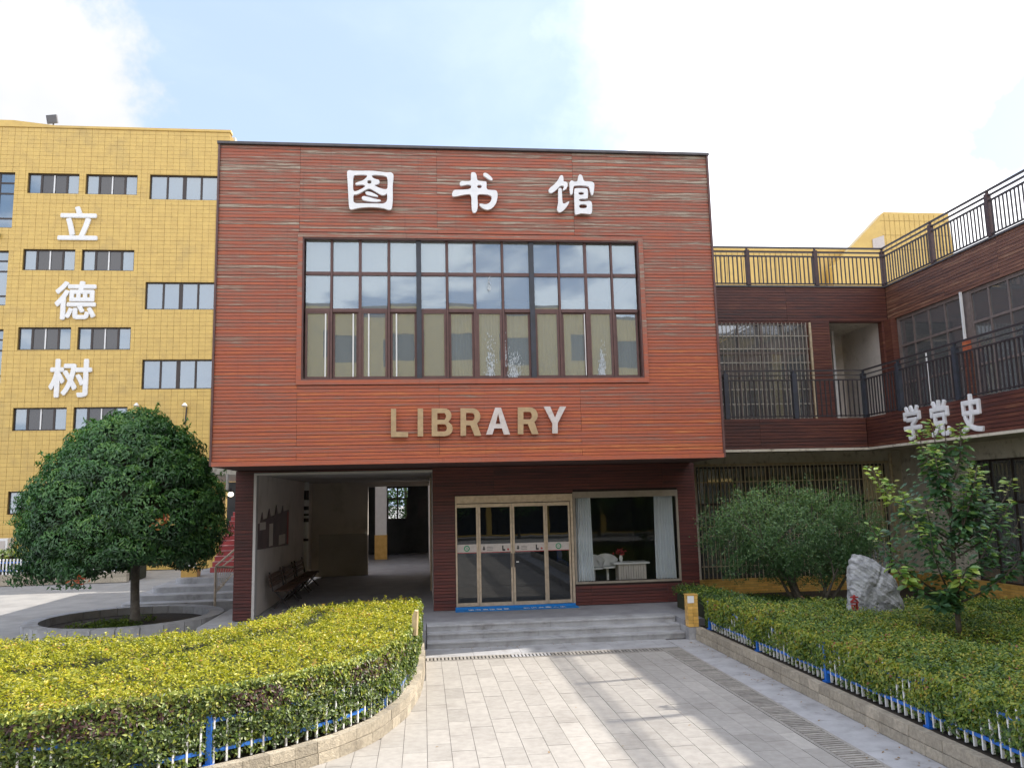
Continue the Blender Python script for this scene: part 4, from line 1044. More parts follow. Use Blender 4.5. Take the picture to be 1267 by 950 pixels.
railing('roof_railing', 'dark metal railing along the roof edge of the corridor wing', None, XC, YD, XR+.05, ZR1+.05, 9.90, 9.62, POST, -4, .125,
        [(9.88, .05), (9.75, .045), (9.62, .045), (ZR1+.10, .035)], [7.26, 9.31, 11.36, XC], [19.3-2.2*k for k in range(0, 11)], '')
railing('gallery_railing', 'dark metal railing of the first-floor gallery on the corridor wing', None, BX+.05, BY+.05, XR-.1, ZF1, 5.96, 5.70, FRAMEB, -4, .125,
        [(5.94, .04), (5.82, .025), (5.70, .035), (ZF1+.06, .03)], [7.6, 9.40, BX+.05], [17.9-2.1*k for k in range(-0, 11)], '')
# window grilles
gr = thing('window_grille', (9.6, YD, 6.2), 'pale steel security grille on the upstairs back window', 'grille')
x = 8.3
while x < 10.95: MB().tube([(x, YD-.05, 4.80), (x, YD-.05, 7.66)], .012, 6).build('bar', STEEL, gr); x += .118
g2 = MB()
for py in (416, 432, 449, 465, 482, 500):
    z = onY(940, py, YD)[1]; g2.box(8.2, 11.0, YD-.045, YD-.025, z-.014, z+.014)
g2.build('crossbar', STEEL, gr); pbox('side_strip', STEELB, gr, 10.98, 11.04, YD-.08, YD-.02, ZF1, 7.66)
gr = thing('window_grille', (10, YD, 2), 'tall bronze security grille on the ground-floor back windows', 'grille')
x = 7.5
while x < 13.0: MB().tube([(x, YD-.09, .62), (x, YD-.09, 3.66)], .013, 6).build('bar', STEELB, gr); x += .118
g2 = MB()
for z in (3.2, 2.0, .95, 1.75): g2.box(7.45, 13.05, YD-.085, YD-.07, z-.012, z+.012)
g2.box(7.4, 13.1, YD-.09, YD-.001, 3.64, 3.69); g2.build('crossbar', STEELB, gr)
# characters on the gallery fascia
sg3 = thing('gallery_sign', (BX, 16.5, 4.4), 'white Chinese characters on the gallery fascia above the young tree', 'sign')
for s_, ya, yb_ in (('学', 17.75, 17.10), ('党', 16.75, 16.10), ('史', 15.72, 15.06), ('悟', 14.7, 14.04), ('思', 13.7, 13.04)):
    if s_ in '悟思': continue
    fit_text(s_, LETW, 'character', sg3, ya, yb_, 4.00, 4.80, 'x', BX+.005, .05, .026)

# far yellow buildings over the roof
fy = thing('far_yellow_building', (24, 47, 0), 'long flat-topped yellow building showing above the wing roof railing', 'building')
pbox('wall', YTILE, fy, 12, 29.5, 45, 52, 0, 17.25); pbox('roof', YTILE, fy, 11.9, 29.6, 44.9, 52, 17.251, 17.45)
m = MB()
for i in range(52): m.box(12+i*.34, 12.02+i*.34, 44.985, 44.998, 12, 17.2)
m.build('wall_joints', YJOINT, fy, kind='stuff')
tt = thing('far_stair_tower', (29, 45, 0), 'yellow tower with a sloping left side rising behind the roof railing', 'building')
pts = [onY(*q, 44.0) for q in ((1030, 330), (1093, 262.5), (1173, 264), (1182, 400))]
MB().prism([(pts[0][0], 10), pts[0], pts[1], pts[2], (pts[2][0]+.3, 10)], 'y', 44, 44.7).build('wall', YTILE, tt)
m = MB(); x = pts[1][0]
for i in range(14): m.box(x+i*.32, x+i*.32+.008, 43.985, 43.998, 14, 19.3)
for j in range(3): m.box(pts[1][0]-.3+j*.1, pts[2][0], 43.986, 43.997, 18.9-j*.9, 18.91-j*.9)
m.build('wall_joints', YJOINT, tt, kind='stuff')
a = onY(1081, 308, 43.9); b = onY(1094, 291, 43.9)
MB().prism([(a[0], a[1]), (b[0], a[1]), (b[0], b[1]), (a[0], b[1]-.25)], 'y', 43.93, 43.98).build('window', STICK, tt)

# ------------------------------------------------------------------ opposite school building (seen mirrored in the glass)
ob = thing('opposite_building', (0, -26, 0), 'yellow school building across the yard behind the viewer', 'building')
m = MB(); hl = []
for f_ in range(4):
    for k in range(12): hl.append((-26+k*4.6-(0 if f_ else .8), -23.4+k*4.6+(0 if f_ else .8), (1.2 if f_ else .1)+f_*4.0, (3.3 if f_ else 3.9)+f_*4.0))
hole_wall(m, 'x', -26.3, .3, -30, 32, 0, 17, hl); m.build('wall', YTILE, ob)
m = MB()
for (a, b, c, d) in hl:
    if c > 1: m.box(a, b, -26.25, -26.2, c, d)
m.build('window_panes', G_OPP, ob); pbox('interior', DARKW, ob, -30, 32, -28, -27.8, 0, 17); pbox('roof', ROOF, ob, -30, 32, -34, -26.3, 17, 17.3)

# ------------------------------------------------------------------ leaf generator
def leaf_mesh(name, P, N, L, Wd, mat, tone, parent=None, up=None, fold=.25, droop=0.0, **kw):
    n = len(P); P = np.asarray(P, float); N = np.asarray(N, float)
    N = N/np.maximum(np.linalg.norm(N, axis=1, keepdims=True), 1e-6)
    R_ = rng.normal(size=(n, 3))
    if up is not None: R_ = R_*(1-up[1])+np.asarray(up[0])*up[1]*1.7
    D = R_-(R_*N).sum(1, keepdims=True)*N
    D /= np.maximum(np.linalg.norm(D, axis=1, keepdims=True), 1e-6)
    Sd = np.cross(N, D)
    Lr = (L*rng.uniform(.5, 1.4, n))[:, None]; Wr = (Wd*rng.uniform(.7, 1.2, n))[:, None]
    v0 = P-D*Lr*.5; v2 = P+D*Lr*.5-N*Lr*droop
    v1 = P+Sd*Wr*.5+N*Wr*fold*.5; v3 = P-Sd*Wr*.5+N*Wr*fold*.5
    V_ = np.stack([v0, v1, v2, v3], 1).reshape(-1, 3)
    off = wloc(parent) if parent else Vector((0, 0, 0)); V_ = V_-np.array(off)
    idx = np.arange(n)[:, None]*4; F_ = np.concatenate([idx+np.array([0, 1, 2]), idx+np.array([0, 2, 3])], 1).reshape(-1)
    me = bpy.data.meshes.new(name); me.vertices.add(4*n); me.vertices.foreach_set('co', V_.astype(np.float32).ravel())
    me.loops.add(6*n); me.loops.foreach_set('vertex_index', F_.astype(np.int32))
    me.polygons.add(2*n); me.polygons.foreach_set('loop_start', np.arange(0, 6*n, 3, dtype=np.int32))
    at = me.attributes.new('tone', 'FLOAT', 'POINT'); at.data.foreach_set('value', np.repeat(np.clip(tone, 0, 1), 4).astype(np.float32))
    me.materials.append(mat); me.update(calc_edges=True); me.validate()
    return link(name, me, parent, **kw)
def wav(x, y, s=1.0, k=0):
    return (np.sin(x*2.3*s+1.3+k)*np.cos(y*1.9*s+.7*k)+.6*np.sin(x*5.1*s+y*3.7*s+k)+.4*np.sin(x*9.7*s-y*8.3*s+2*k)+.25*np.cos(x*17*s+y*21*s))/2.25
def in_poly(x, y, poly):
    ins = np.zeros(len(x), bool); n = len(poly)
    for i in range(n):
        x0, y0 = poly[i]; x1, y1 = poly[(i+1) % n]
        c = ((y0 > y) != (y1 > y)) & (x < (x1-x0)*(y-y0)/((y1-y0) or 1e-9)+x0); ins ^= c
    return ins
def core_prism(name, poly, z0, z1, parent): MB().prism(poly, 'z', z0, z1).build(name, SHADE_FILL, parent)
def shrink(poly, d):
    cx = sum(p[0] for p in poly)/len(poly); cy = sum(p[1] for p in poly)/len(poly); out = []
    n = len(poly)
    for i in range(n):
        a = Vector(poly[i-1]); b = Vector(poly[i]); c = Vector(poly[(i+1) % n])
        t1 = (b-a).normalized(); t2 = (c-b).normalized(); nn = Vector((-(t1.y+t2.y), t1.x+t2.x))
        if nn.length < 1e-6: nn = Vector((-t1.y, t1.x))
        nn.normalize(); out.append((b.x+nn.x*d, b.y+nn.y*d))
    return out
def area2(poly): return sum(poly[i][0]*poly[(i+1) % len(poly)][1]-poly[(i+1) % len(poly)][0]*poly[i][1] for i in range(len(poly)))

# ------------------------------------------------------------------ left hedge bed
kl = [(.02, 16.3), (.02, 15.2), (.02, 14.1), (-.05, 12.7), (-.23, 11.5), (-.55, 10.5), (-.91, 9.95), (-1.36, 9.5), (-1.96, 9.05), (-2.7, 8.6), (-3.6, 8.2), (-4.6, 7.95), (-5.8, 7.8), (-8, 7.7), (-14, 7.7)]
def resample(pts, step):
    out = [Vector(pts[0])]; rem = step
    for a, b in zip(pts, pts[1:]):
        a, b = Vector(a), Vector(b); L = (b-a).length; d = (b-a)/L; s = rem
        while s <= L: out.append(a+d*s); s += step
        rem = s-L
    return out
def kerb_line(name, pts, label, h=.25, th=.12, side=1):
    o = thing(name, (pts[0][0], pts[0][1], 0), label, 'kerb')
    p = resample(pts, .30)
    for lay in range(2):
        for a, b in zip(p, p[1:]):
            d = (b-a).normalized(); nrm = Vector((-d.y, d.x))*side
            jit = random.uniform(-.003, .006)
            c = (a+b)/2+nrm*(th/2+jit+(.01 if lay else 0))
            h0 = lay*h/2+.003; m = MB().obox((c.x, c.y, h0+h/4-.002), (d.x*.1475, d.y*.1475, 0), (nrm.x*th/2, nrm.y*th/2, 0), (0, 0, h/4-.004), random.random())
            link('kerb_stone', m.mesh('kerb_stone', KERB, wloc(o)), o)
    # mortar core
    m = MB()
    for a, b in zip(p, p[1:]):
        d = (b-a).normalized(); nrm = Vector((-d.y, d.x))*side; c = (a+b)/2+nrm*(th*.62)
        m.obox((c.x, c.y, h/2-.006), (d.x*.155, d.y*.155, 0), (nrm.x*th*.4, nrm.y*th*.4, 0), (0, 0, h/2-.004))
    m.build('mortar', TJOINT, o)
    return p
# kerb path runs away->near; interior of the bed lies on its right (west) side
kerb_line('left_kerb', kl, 'curved rough granite block kerb round the golden hedge on the left', side=-1)
soilL = MB().prism([(p[0]-.1, p[1]) for p in kl]+[(-14, 15.4), (-.08, 16.3)], 'z', 0, .22).build('garden_bed_soil', SOIL, kind='structure')

hl_ = thing('golden_hedge', (-3, 12, .2), 'clipped golden privet hedge filling the curved bed on the left', 'hedge')
face = [(-.10, 16.15), (-.10, 15.45), (-.12, 14.1), (-.18, 12.75), (-.36, 11.55), (-.67, 10.62), (-1.02, 10.09), (-1.45, 9.66), (-2.04, 9.22), (-2.76, 8.78), (-3.65, 8.38), (-4.65, 8.12), (-5.85, 7.97), (-8, 7.87), (-14, 7.87)]
back = [(-14, 12.9), (-6.1, 13.0), (-4.8, 12.85), (-4.15, 12.85), (-3.3, 13.1), (-2.85, 13.65), (-2.6, 14.4), (-2.35, 15.2), (-1.6, 15.95)]
polyL = face+back
HT = 1.0
core_prism('shade_fill_mass', shrink(polyL, -.09) if area2(polyL) < 0 else shrink(polyL, .09), .2, HT-.08, hl_)
gro = [(-1.75, 14.95), (-1.88, 13.4), (-2.3, 12.65), (-2.72, 12.0), (-3.25, 11.5), (-3.75, 11.0), (-4.5, 10.6), (-5.4, 10.3)]
def dist_poly(x, y, pts):
    d = np.full(len(x), 1e9)
    for (ax, ay), (bx, by) in zip(pts, pts[1:]):
        vx, vy = bx-ax, by-ay; tt = np.clip(((x-ax)*vx+(y-ay)*vy)/(vx*vx+vy*vy), 0, 1)
        d = np.minimum(d, np.hypot(x-ax-tt*vx, y-ay-tt*vy))
    return d
NL = 190000
x = rng.uniform(-9.5, 0, NL); y = rng.uniform(7.8, 16.3, NL)
k = in_poly(x, y, polyL); x, y = x[k], y[k]
gd_ = dist_poly(x, y, gro)
h = HT+.04*wav(x, y, 1.6)+.018*wav(x, y, 5, 2)-.24*np.exp(-(gd_/.12)**2)*(.6+.4*np.sin(y*3))+rng.normal(0, .022, len(x))
nr = np.stack([rng.normal(0, .55, len(x)), rng.normal(0, .55, len(x)), np.full(len(x), 1.0)], 1)
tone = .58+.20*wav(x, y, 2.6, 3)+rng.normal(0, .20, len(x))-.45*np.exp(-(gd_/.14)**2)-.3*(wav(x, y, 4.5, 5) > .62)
tone = np.where(rng.random(len(x)) < .985, np.minimum(tone, .95), 1.0)
kk = (gd_ > .09+.05*wav(x, y, 3)) | (rng.random(len(x)) < .35); x, y, h, nr, tone = x[kk], y[kk], h[kk], nr[kk], tone[kk]
ci = rng.integers(0, len(x), 900)
for c0 in (0,):
    rep = np.repeat(ci, 9); ex = x[rep]+rng.normal(0, .018, len(rep)); ey = y[rep]+rng.normal(0, .018, len(rep)); eh = h[rep]+rng.uniform(0, .085, len(rep))
x = np.concatenate([x, ex]); y = np.concatenate([y, ey]); h = np.concatenate([h, eh]); nr = np.concatenate([nr, rng.normal(0, .7, (len(rep), 3))+np.array([0, 0, .6])]); tone = np.concatenate([tone, np.clip(tone[rep]+.05, 0, .94)])
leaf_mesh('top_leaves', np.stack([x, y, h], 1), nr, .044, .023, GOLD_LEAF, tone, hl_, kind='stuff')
pf = resample(face, .02); A = np.array([(p.x, p.y) for p in pf]); A = A[A[:, 0] > -9.5]
dA = np.gradient(A, axis=0); dA /= np.linalg.norm(dA, axis=1, keepdims=True); nA = np.stack([-dA[:, 1], dA[:, 0]], 1)*1.0
# outward normal (towards the paving)
nA = np.where((nA[:, :1]*1.0+nA[:, 1:]*-1.0) < 0, -nA, nA)
NS = 70000; i = rng.integers(0, len(A), NS); zz_ = rng.uniform(.27, HT+.02, NS)
dep = np.abs(rng.normal(0, .045, NS))-.055+.055*wav(i*.02, zz_*2, 1.6)
dep = dep+np.where(zz_ < .42, .025, 0)
keep = rng.random(NS) < np.clip(.35+(zz_-.27)/.45, 0, 1); i, zz_, dep = i[keep], zz_[keep], dep[keep]
P_ = np.stack([A[i, 0]-nA[i, 0]*dep, A[i, 1]-nA[i, 1]*dep, zz_], 1)
nr = np.stack([nA[i, 0], nA[i, 1], np.full(len(i), .5)], 1)+rng.normal(0, .45, (len(i), 3))
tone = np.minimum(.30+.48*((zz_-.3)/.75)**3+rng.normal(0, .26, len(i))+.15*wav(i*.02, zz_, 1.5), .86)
tone = np.where((zz_ > .70) & (zz_ < .93) & (rng.random(len(i)) < .14+.34*(wav(i*.02, zz_*.5, 1.6, 2) > .05)*(A[i, 0] < -.3)), rng.uniform(.92, 1, len(i)), tone)
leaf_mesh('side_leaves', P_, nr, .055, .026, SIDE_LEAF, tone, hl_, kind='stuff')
# twigs
m = MB()
for _ in range(700):
    q = random.randrange(len(A)); d = .06; bx_, by_ = A[q]-nA[q]*(.06+random.random()*.08)
    m.bar((bx_, by_, .22), (bx_+random.uniform(-.06, .06), by_+random.uniform(-.06, .06), random.uniform(.5, 1.0)), .006)
m.build('twigs', BARK, hl_, kind='stuff')
# pale cut stub at the back right corner
cs = thing('cut_branch', (-.1, 13.6, 1.0), 'pale sawn branch stub at the right end of the golden hedge', 'branch')
sx_, sy_ = onZ(513, 768, 1.1); MB().tube([(sx_, sy_, .9), (sx_+.01, sy_-.02, 1.16), (sx_+.03, sy_-.05, 1.26)], [.05, .05, .03], 8).build('stub', pm('fresh_cut_wood', (.62, .48, .28), rough=.8), cs)

# blue and white hedge fences
def low_fence(name, label, pts, z0, sp=.135, post_every=2.05, z_post=.50, first=.2):
    o = thing(name, (pts[0][0], pts[0][1], z0), label, 'fence')
    p = resample(pts, .045); Lt = 0
    seg = resample(pts, .25)
    for z in (z0+.12, z0+.42):
        rl = MB()
        for a, b in zip(seg, seg[1:]): rl.bar((a.x, a.y, z), (b.x, b.y, z), .022, .038)
        rl.build('rail', BLUE, o)
    s = 0; nextp = first; nextk = .05; nb = 0; rs = MB()
    for a, b in zip(p, p[1:]):
        s += .045; d = (b-a).normalized()
        if s >= nextp:
            MB().box(a.x-.028, a.x+.028, a.y-.028, a.y+.028, z0-.03, z0+z_post).box(a.x-.034, a.x+.034, a.y-.034, a.y+.034, z0+z_post, z0+z_post+.02).box(a.x-.05, a.x+.05, a.y-.05, a.y+.05, z0-.03, z0-.005).build('post', BLUE, o); nextp += post_every
        elif s >= nextk:
            nb += 1
            if nb < 280: link('picket', MB().obox((a.x, a.y, z0+.26), (d.x*.010, d.y*.010, 0), (-d.y*.016-0, d.x*.016, 0), (0, 0, .265)).mesh('picket', WHITE, wloc(o)), o)
        if s >= nextk: nextk += sp
    return o
fl1_ = [(-.045, 15.4), (-.05, 14.1), (-.11, 12.72), (-.29, 11.53), (-.60, 10.57), (-.96, 10.02), (-1.40, 9.58), (-2.0, 9.14), (-2.72, 8.69), (-3.62, 8.29), (-4.6, 8.04), (-5.8, 7.89), (-8, 7.8)]
fl1 = [(face[k][0]-.0, face[k][1]+0) for k in range(13)]
low_fence('hedge_fence', 'low blue fence with white pickets along the curved left hedge', fl1, .25, first=2.51, post_every=2.64)

lp = []
for _ in range(150):
    q = random.random()
    if q < .5: lp.append((5.40-abs(random.gauss(0, .18)), random.uniform(7.5, 16.2), .012))
    elif q < .8: lp.append((random.uniform(.1, 5.2), 16.47-abs(random.gauss(0, .12)), .012))
    else: lp.append((random.uniform(-.5, 5.2), random.uniform(7.5, 15.5), .012))
lp = np.array(lp); tag(leaf_mesh('fallen_leaves', lp, np.tile((0, 0, 1.0), (len(lp), 1))+rng.normal(0, .15, (len(lp), 3)), .045, .022, LITTER, np.full(len(lp), .5), kind='stuff'), 'dry fallen leaves scattered along the kerb and the foot of the steps', 'leaves')
# ------------------------------------------------------------------ right garden bed
kr = [(5.42, 16.25), (5.42, -3.0)]
kerb_line('right_kerb', kr, 'straight rough granite block kerb along the right garden bed', side=1)
MB().box(5.52, 13.38, -3, 21.5, 0, .22).build('garden_bed_soil', SOIL, kind='structure')
MB().box(5.285, 5.54, 16.26, 17.5, 0, .246).build('step_end_block', CONC, kind='structure')
hr_ = thing('garden_hedge', (8, 12, .2), 'green and yellow ground-cover hedge filling the right garden bed', 'hedge')
polyR = [(5.66, -2), (12.3, -2), (12.9, 15.5), (11.0, 17.2), (8.6, 18.3), (5.66, 18.6)]
def hz(x, y):
    base = .80+.05*wav(x, y, 1.1)+.03*wav(x, y, 3.0, 1)
    base = base-.28*np.clip((y-15.0)/1.2, 0, 1)*np.clip((x-6.3)/.8, 0, 1)
    base = base-.30*np.exp(-(((x-8.15)/.75)**2+((y-14.4)/.6)**2)**2)
    base = base-.18*np.clip((x-8.0)/1.5, 0, 1)*(.5+.5*wav(x, y, .8, 4))
    base = base-.24*np.exp(-(((x-8.0)/.6)**2+((y-11.3)/1.0)**2))
    return base-.06*np.exp(-((x-5.68)/.1)**2)
NR = 300000
x = rng.uniform(5.66, 12.8, NR); y = rng.uniform(5.5, 18.6, NR)
k = in_poly(x, y, polyR) & (rng.random(NR) < np.where(y > 14, .75, 1)); x, y = x[k], y[k]
h = hz(x, y)+rng.normal(0, .042, len(x))+.02*wav(x, y, 6, 2)
nr = np.stack([rng.normal(0, .6, len(x)), rng.normal(-.1, .6, len(x)), np.full(len(x), 1.0)], 1)
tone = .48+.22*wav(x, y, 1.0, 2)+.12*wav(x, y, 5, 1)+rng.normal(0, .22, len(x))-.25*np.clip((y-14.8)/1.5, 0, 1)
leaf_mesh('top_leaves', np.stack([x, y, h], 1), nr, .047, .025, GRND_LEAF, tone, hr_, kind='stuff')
NS = 42000; y = rng.uniform(5.5, 16.3, NS); z = rng.uniform(.26, .82, NS)
dep = np.abs(rng.normal(0, .05, NS))-.075+.055*wav(y, z*2, 1.6)+np.where(z < .40, .045, 0)
keep = rng.random(NS) < np.clip(.30+(z-.26)/.35, 0, 1); y, z, dep = y[keep], z[keep], dep[keep]
leaf_mesh('side_leaves', np.stack([5.68+dep, y, z], 1), np.stack([np.full(len(y), -1.0), np.zeros(len(y)), np.full(len(y), .5)], 1)+rng.normal(0, .5, (len(y), 3)), .06, .028, GRND_LEAF,
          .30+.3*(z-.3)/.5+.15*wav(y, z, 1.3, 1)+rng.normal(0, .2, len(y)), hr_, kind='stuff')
# dark sheet added under the leaves to stop light coming through
gx = np.linspace(5.76, 12.7, 60); gy = np.linspace(-2, 18.4, 110); m = MB()
GX, GY = np.meshgrid(gx, gy); GZ_ = hz(GX.ravel(), GY.ravel())-.10
vs = list(zip(GX.ravel(), GY.ravel(), GZ_)); fs = []
for j in range(109):
    for i in range(59): a = j*60+i; fs.append((a, a+1, a+61, a+60))
m.add([(float(a), float(b), float(c)) for a, b, c in vs], fs); m.box(5.74, 5.80, -2, 18.4, .2, .66)
m.build('shade_fill_mass', SHADE_FILL, hr_, smooth=False)
low_fence('hedge_fence', 'low blue fence with white pickets along the straight right hedge', [(5.655, 16.1), (5.655, 4.0)], .25, first=.05, post_every=2.36)
gp_ = thing('gate_post', (5.4, 16.3, 0), 'short ochre tiled post with white plate at the end of the right kerb', 'post')
m = MB()
px0, px1, py0, py1 = 5.29, 5.50, 16.27, 16.48
pbox('core', YJOINT, gp_, px0+.012, px1-.012, py0+.012, py1-.012, .25, .86)
for j in range(9):
    z0 = .25+j*.068
    for k in range(2):
        a = px0+k*.105; m.box(a+.003, a+.102, py0, py0+.011, z0+.003, z0+.065, random.random()); m.box(px0, px0+.011, py0+.012+k*.098, py0+.012+k*.098+.094, z0+.003, z0+.065, random.random())
link('tiles', m.mesh('tiles', PLINTH, wloc(gp_)), gp_, kind='stuff')
pbox('cap', PLINTH, gp_, px0-.01, px1+.01, py0-.01, py1+.01, .866, .885); pbox('plate', WHITE, gp_, px0-.004, px0+.13, py0-.008, py0-.001, .72, .86)

# ------------------------------------------------------------------ rock with a carved red character
rk = thing('garden_rock', (8.15, 14.4, .3), 'upright grey boulder with a small red carved character in the garden bed', 'rock')
import bmesh
bm = bmesh.new(); bmesh.ops.create_icosphere(bm, subdivisions=6, radius=1)
from mathutils import noise as mn
prof = [(-1.0, .50, .03), (-.6, .50, .03), (-.2, .49, .02), (.15, .47, .0), (.45, .41, -.03), (.66, .33, -.08), (.82, .24, -.14), (.92, .17, -.19), (1.0, .10, -.22)]
def pint(z, i):
    for a, b in zip(prof, prof[1:]):
        if z <= b[0]: f = (z-a[0])/(b[0]-a[0]); return a[i]+(b[i]-a[i])*f
    return prof[-1][i]
for v in bm.verts:
    n = v.co.copy(); z = max(-1, min(1, n.z*1.12)); rxy = max(1e-4, sqrt(n.x**2+n.y**2))
    w = pint(z, 1)*min(1, rxy/.55)**.8
    ang = atan2(n.y, n.x); bl = 1+.10*cos(3*ang+.6)+.05*cos(5*ang+z*2)
    p = Vector((n.x/rxy*w*bl+pint(z, 2), n.y/rxy*w*.62*bl, z*.74))
    q = p*2.0+Vector((5, 2, 1))
    rid = 1-abs(mn.fractal(Vector((q.x*1.1+q.z*.9, q.y, q.z*.7-q.x*.6)), 1.0, 2.1, 5))*1.6
    st_ = mn.fractal(Vector((q.x*1.2-q.z*.8, q.y, q.z*5+q.x*4)), 1.0, 2.0, 3)
    d = (rid-.6)*.035+st_*.03+mn.fractal(p*9, 1.0, 2.0, 4)*.014
    p += Vector((n.x, n.y, n.z*.5)).normalized()*d
    if z > -.1:   # dark diagonal cleft down the upper face
        cl_ = (p.x+.02)*.85-(z*.74-.2)*.62; p.y += .035*math.exp(-(cl_/.035)**2)*(1 if n.y < 0 and z > .25 else 0)
    v.co = p
bm.normal_update(); me = bpy.data.meshes.new('boulder'); bm.to_mesh(me); bm.free(); me.materials.append(ROCK)
b_ = link('boulder', me, rk); b_.location = (0, 0, .66)
cqx, cqz = onY(1053, 754, 14.03); me = text_mesh('奇', 1, .06)
for v in me.vertices:
    v.co = (cqx+v.co.x*.15, 14.4-.372-v.co.z, cqz+v.co.y*.30)
ro = place_mesh(me, REDP, 'carved_character', rk, Matrix.Identity(4))

# ------------------------------------------------------------------ round planter and clipped tree
pl_ = thing('round_planter', (-7.1, 20.95, 0), 'low round granite planter ring around the clipped tree', 'planter')
n = 28
for k in range(n):
    a0, a1 = 2*pi*k/n+.004, 2*pi*(k+1)/n-.004
    q = []
    for rr in (2.2, 1.86):
        for a in (a0, (a0+a1)/2, a1): q.append((-7.1+rr*cos(a), 20.95+rr*sin(a)))
    poly = [q[0], q[1], q[2], q[5], q[4], q[3]]
    MB().prism(poly, 'z', 0, .30, random.random()).build('ring_stone', CONC, pl_)
MB().prism([(-7.1+1.87*cos(2*pi*k/24), 20.95+1.87*sin(2*pi*k/24)) for k in range(24)], 'z', 0, .12).build('soil', SOIL, pl_)
wd = []
for cx_, cy_, rr, nn in ((-7.35, 20.3, .55, 500), (-6.9, 20.2, .4, 350), (-7.9, 20.1, .3, 120), (-7.0, 21.2, .5, 200)):
    a = rng.uniform(0, 2*pi, nn); q = rr*np.sqrt(rng.random(nn)); wd.append(np.stack([cx_+q*np.cos(a), cy_+q*np.sin(a), .14+.22*rng.random(nn)*(1-q/rr*.6)], 1))
wd = np.concatenate(wd)
wo2 = thing('planter_weeds', (-7.2, 20.3, .12), 'green weeds growing in the soil of the round planter', 'plants')
leaf_mesh('leaves', wd, rng.normal(0, .6, (len(wd), 3))+np.array([0, 0, 1]), .10, .04, SIDE_LEAF, rng.normal(.35, .12, len(wd)), wo2, kind='stuff')

tr = thing('clipped_tree', (-6.8, 20.57, .12), 'dark green dome-clipped evergreen tree in the round planter', 'tree')
TC = Vector((-7.2, 20.6, 0))
m = MB(); m.tube([(-6.78, 20.57, .1), (-6.80, 20.58, .5), (-6.83, 20.6, 1.0), (-6.84, 20.6, 1.6), (-6.9, 20.6, 2.2)], [.135, .105, .10, .10, .12], 12)
m.build('trunk', BARKG, tr, smooth=True)
m = MB()
for k in range(11):
    a = k*2*pi/11+random.uniform(-.2, .2); e = random.uniform(.9, 2.0)
    p0 = Vector((-6.87, 20.6, 1.5+.06*k)); p2 = TC+Vector((cos(a)*e, sin(a)*e, random.uniform(2.2, 4.3))); p1 = (p0+p2)/2+Vector((0, 0, .35))
    m.tube([p0, p1, p2], [.06, .04, .015], 7)
m.build('branches', BARKG, tr)
# crown: overlapping clumps on a dome; outline read from the photo
def dome_r(th, ph):   # th azimuth, ph elevation -> radius
    return 1.0
PC, NC, TNn = [], [], []
cl_c = []
for _ in range(2000):
    a = random.uniform(0, 2*pi); u = random.random(); zf = u   # height fraction
    z = 1.72+3.38*zf
    # radius profile of the crown
    prof_r = np.interp(z, [1.35, 1.7, 2.3, 3.0, 3.8, 4.5, 4.9, 5.15], [1.3, 1.95, 2.28, 2.24, 1.9, 1.38, .88, .2])
    R_ = prof_r-.28
    cxs = float(np.interp(z, [1.5, 2.5, 4.0, 5.1], [-7.16, -7.14, -7.02, -6.95]))
    c = Vector((cxs+cos(a)*R_, 20.6+sin(a)*R_*.95, z-.05))
    if all((c-q[0]).length > .36 for q in cl_c): cl_c.append((c, a))
    if len(cl_c) > 190: break
for c, a in cl_c:
    nn = 560; rr = random.uniform(.27, .48); d = rng.normal(size=(nn, 3)); d /= np.linalg.norm(d, axis=1, keepdims=True)
    q = rr*rng.uniform(.72, 1.08, nn)[:, None]; pts = np.array(c)+d*q*np.array([1, 1, .82])
    PC.append(pts); NC.append(d*.8+np.array([cos(a)*.5, sin(a)*.5, .5])+rng.normal(0, .35, (nn, 3)))
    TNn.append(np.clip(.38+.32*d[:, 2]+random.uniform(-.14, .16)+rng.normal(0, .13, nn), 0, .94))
# drooping skirt
for k in range(60):
    a = 2*pi*k/60+random.uniform(-.05, .05); R_ = random.uniform(1.1, 2.1); nn = 130
    low = random.uniform(1.35, 1.62)+(.2 if cos(a) > .1 else -.22)
    pts = np.stack([-7.22+cos(a)*R_+rng.normal(0, .13, nn), 20.6+sin(a)*R_+rng.normal(0, .13, nn), low+.45*rng.random(nn)], 1)
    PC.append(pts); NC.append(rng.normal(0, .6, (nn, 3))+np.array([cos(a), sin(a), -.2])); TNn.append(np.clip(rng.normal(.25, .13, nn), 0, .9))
for _ in range(45):   # stray shoots breaking the clipped outline
    c, a = random.choice(cl_c); dv = Vector((c.x+7.15, c.y-20.6, (c.z-2.9)*1.1)).normalized(); nn = 14
    pts = np.array(c+dv*.40)+np.array(dv)*rng.uniform(-.04, .10, nn)[:, None]+rng.normal(0, .03, (nn, 3))
    PC.append(pts); NC.append(rng.normal(0, .7, (nn, 3))+np.array(dv)); TNn.append(np.clip(rng.normal(.72, .12, nn), 0, .94))
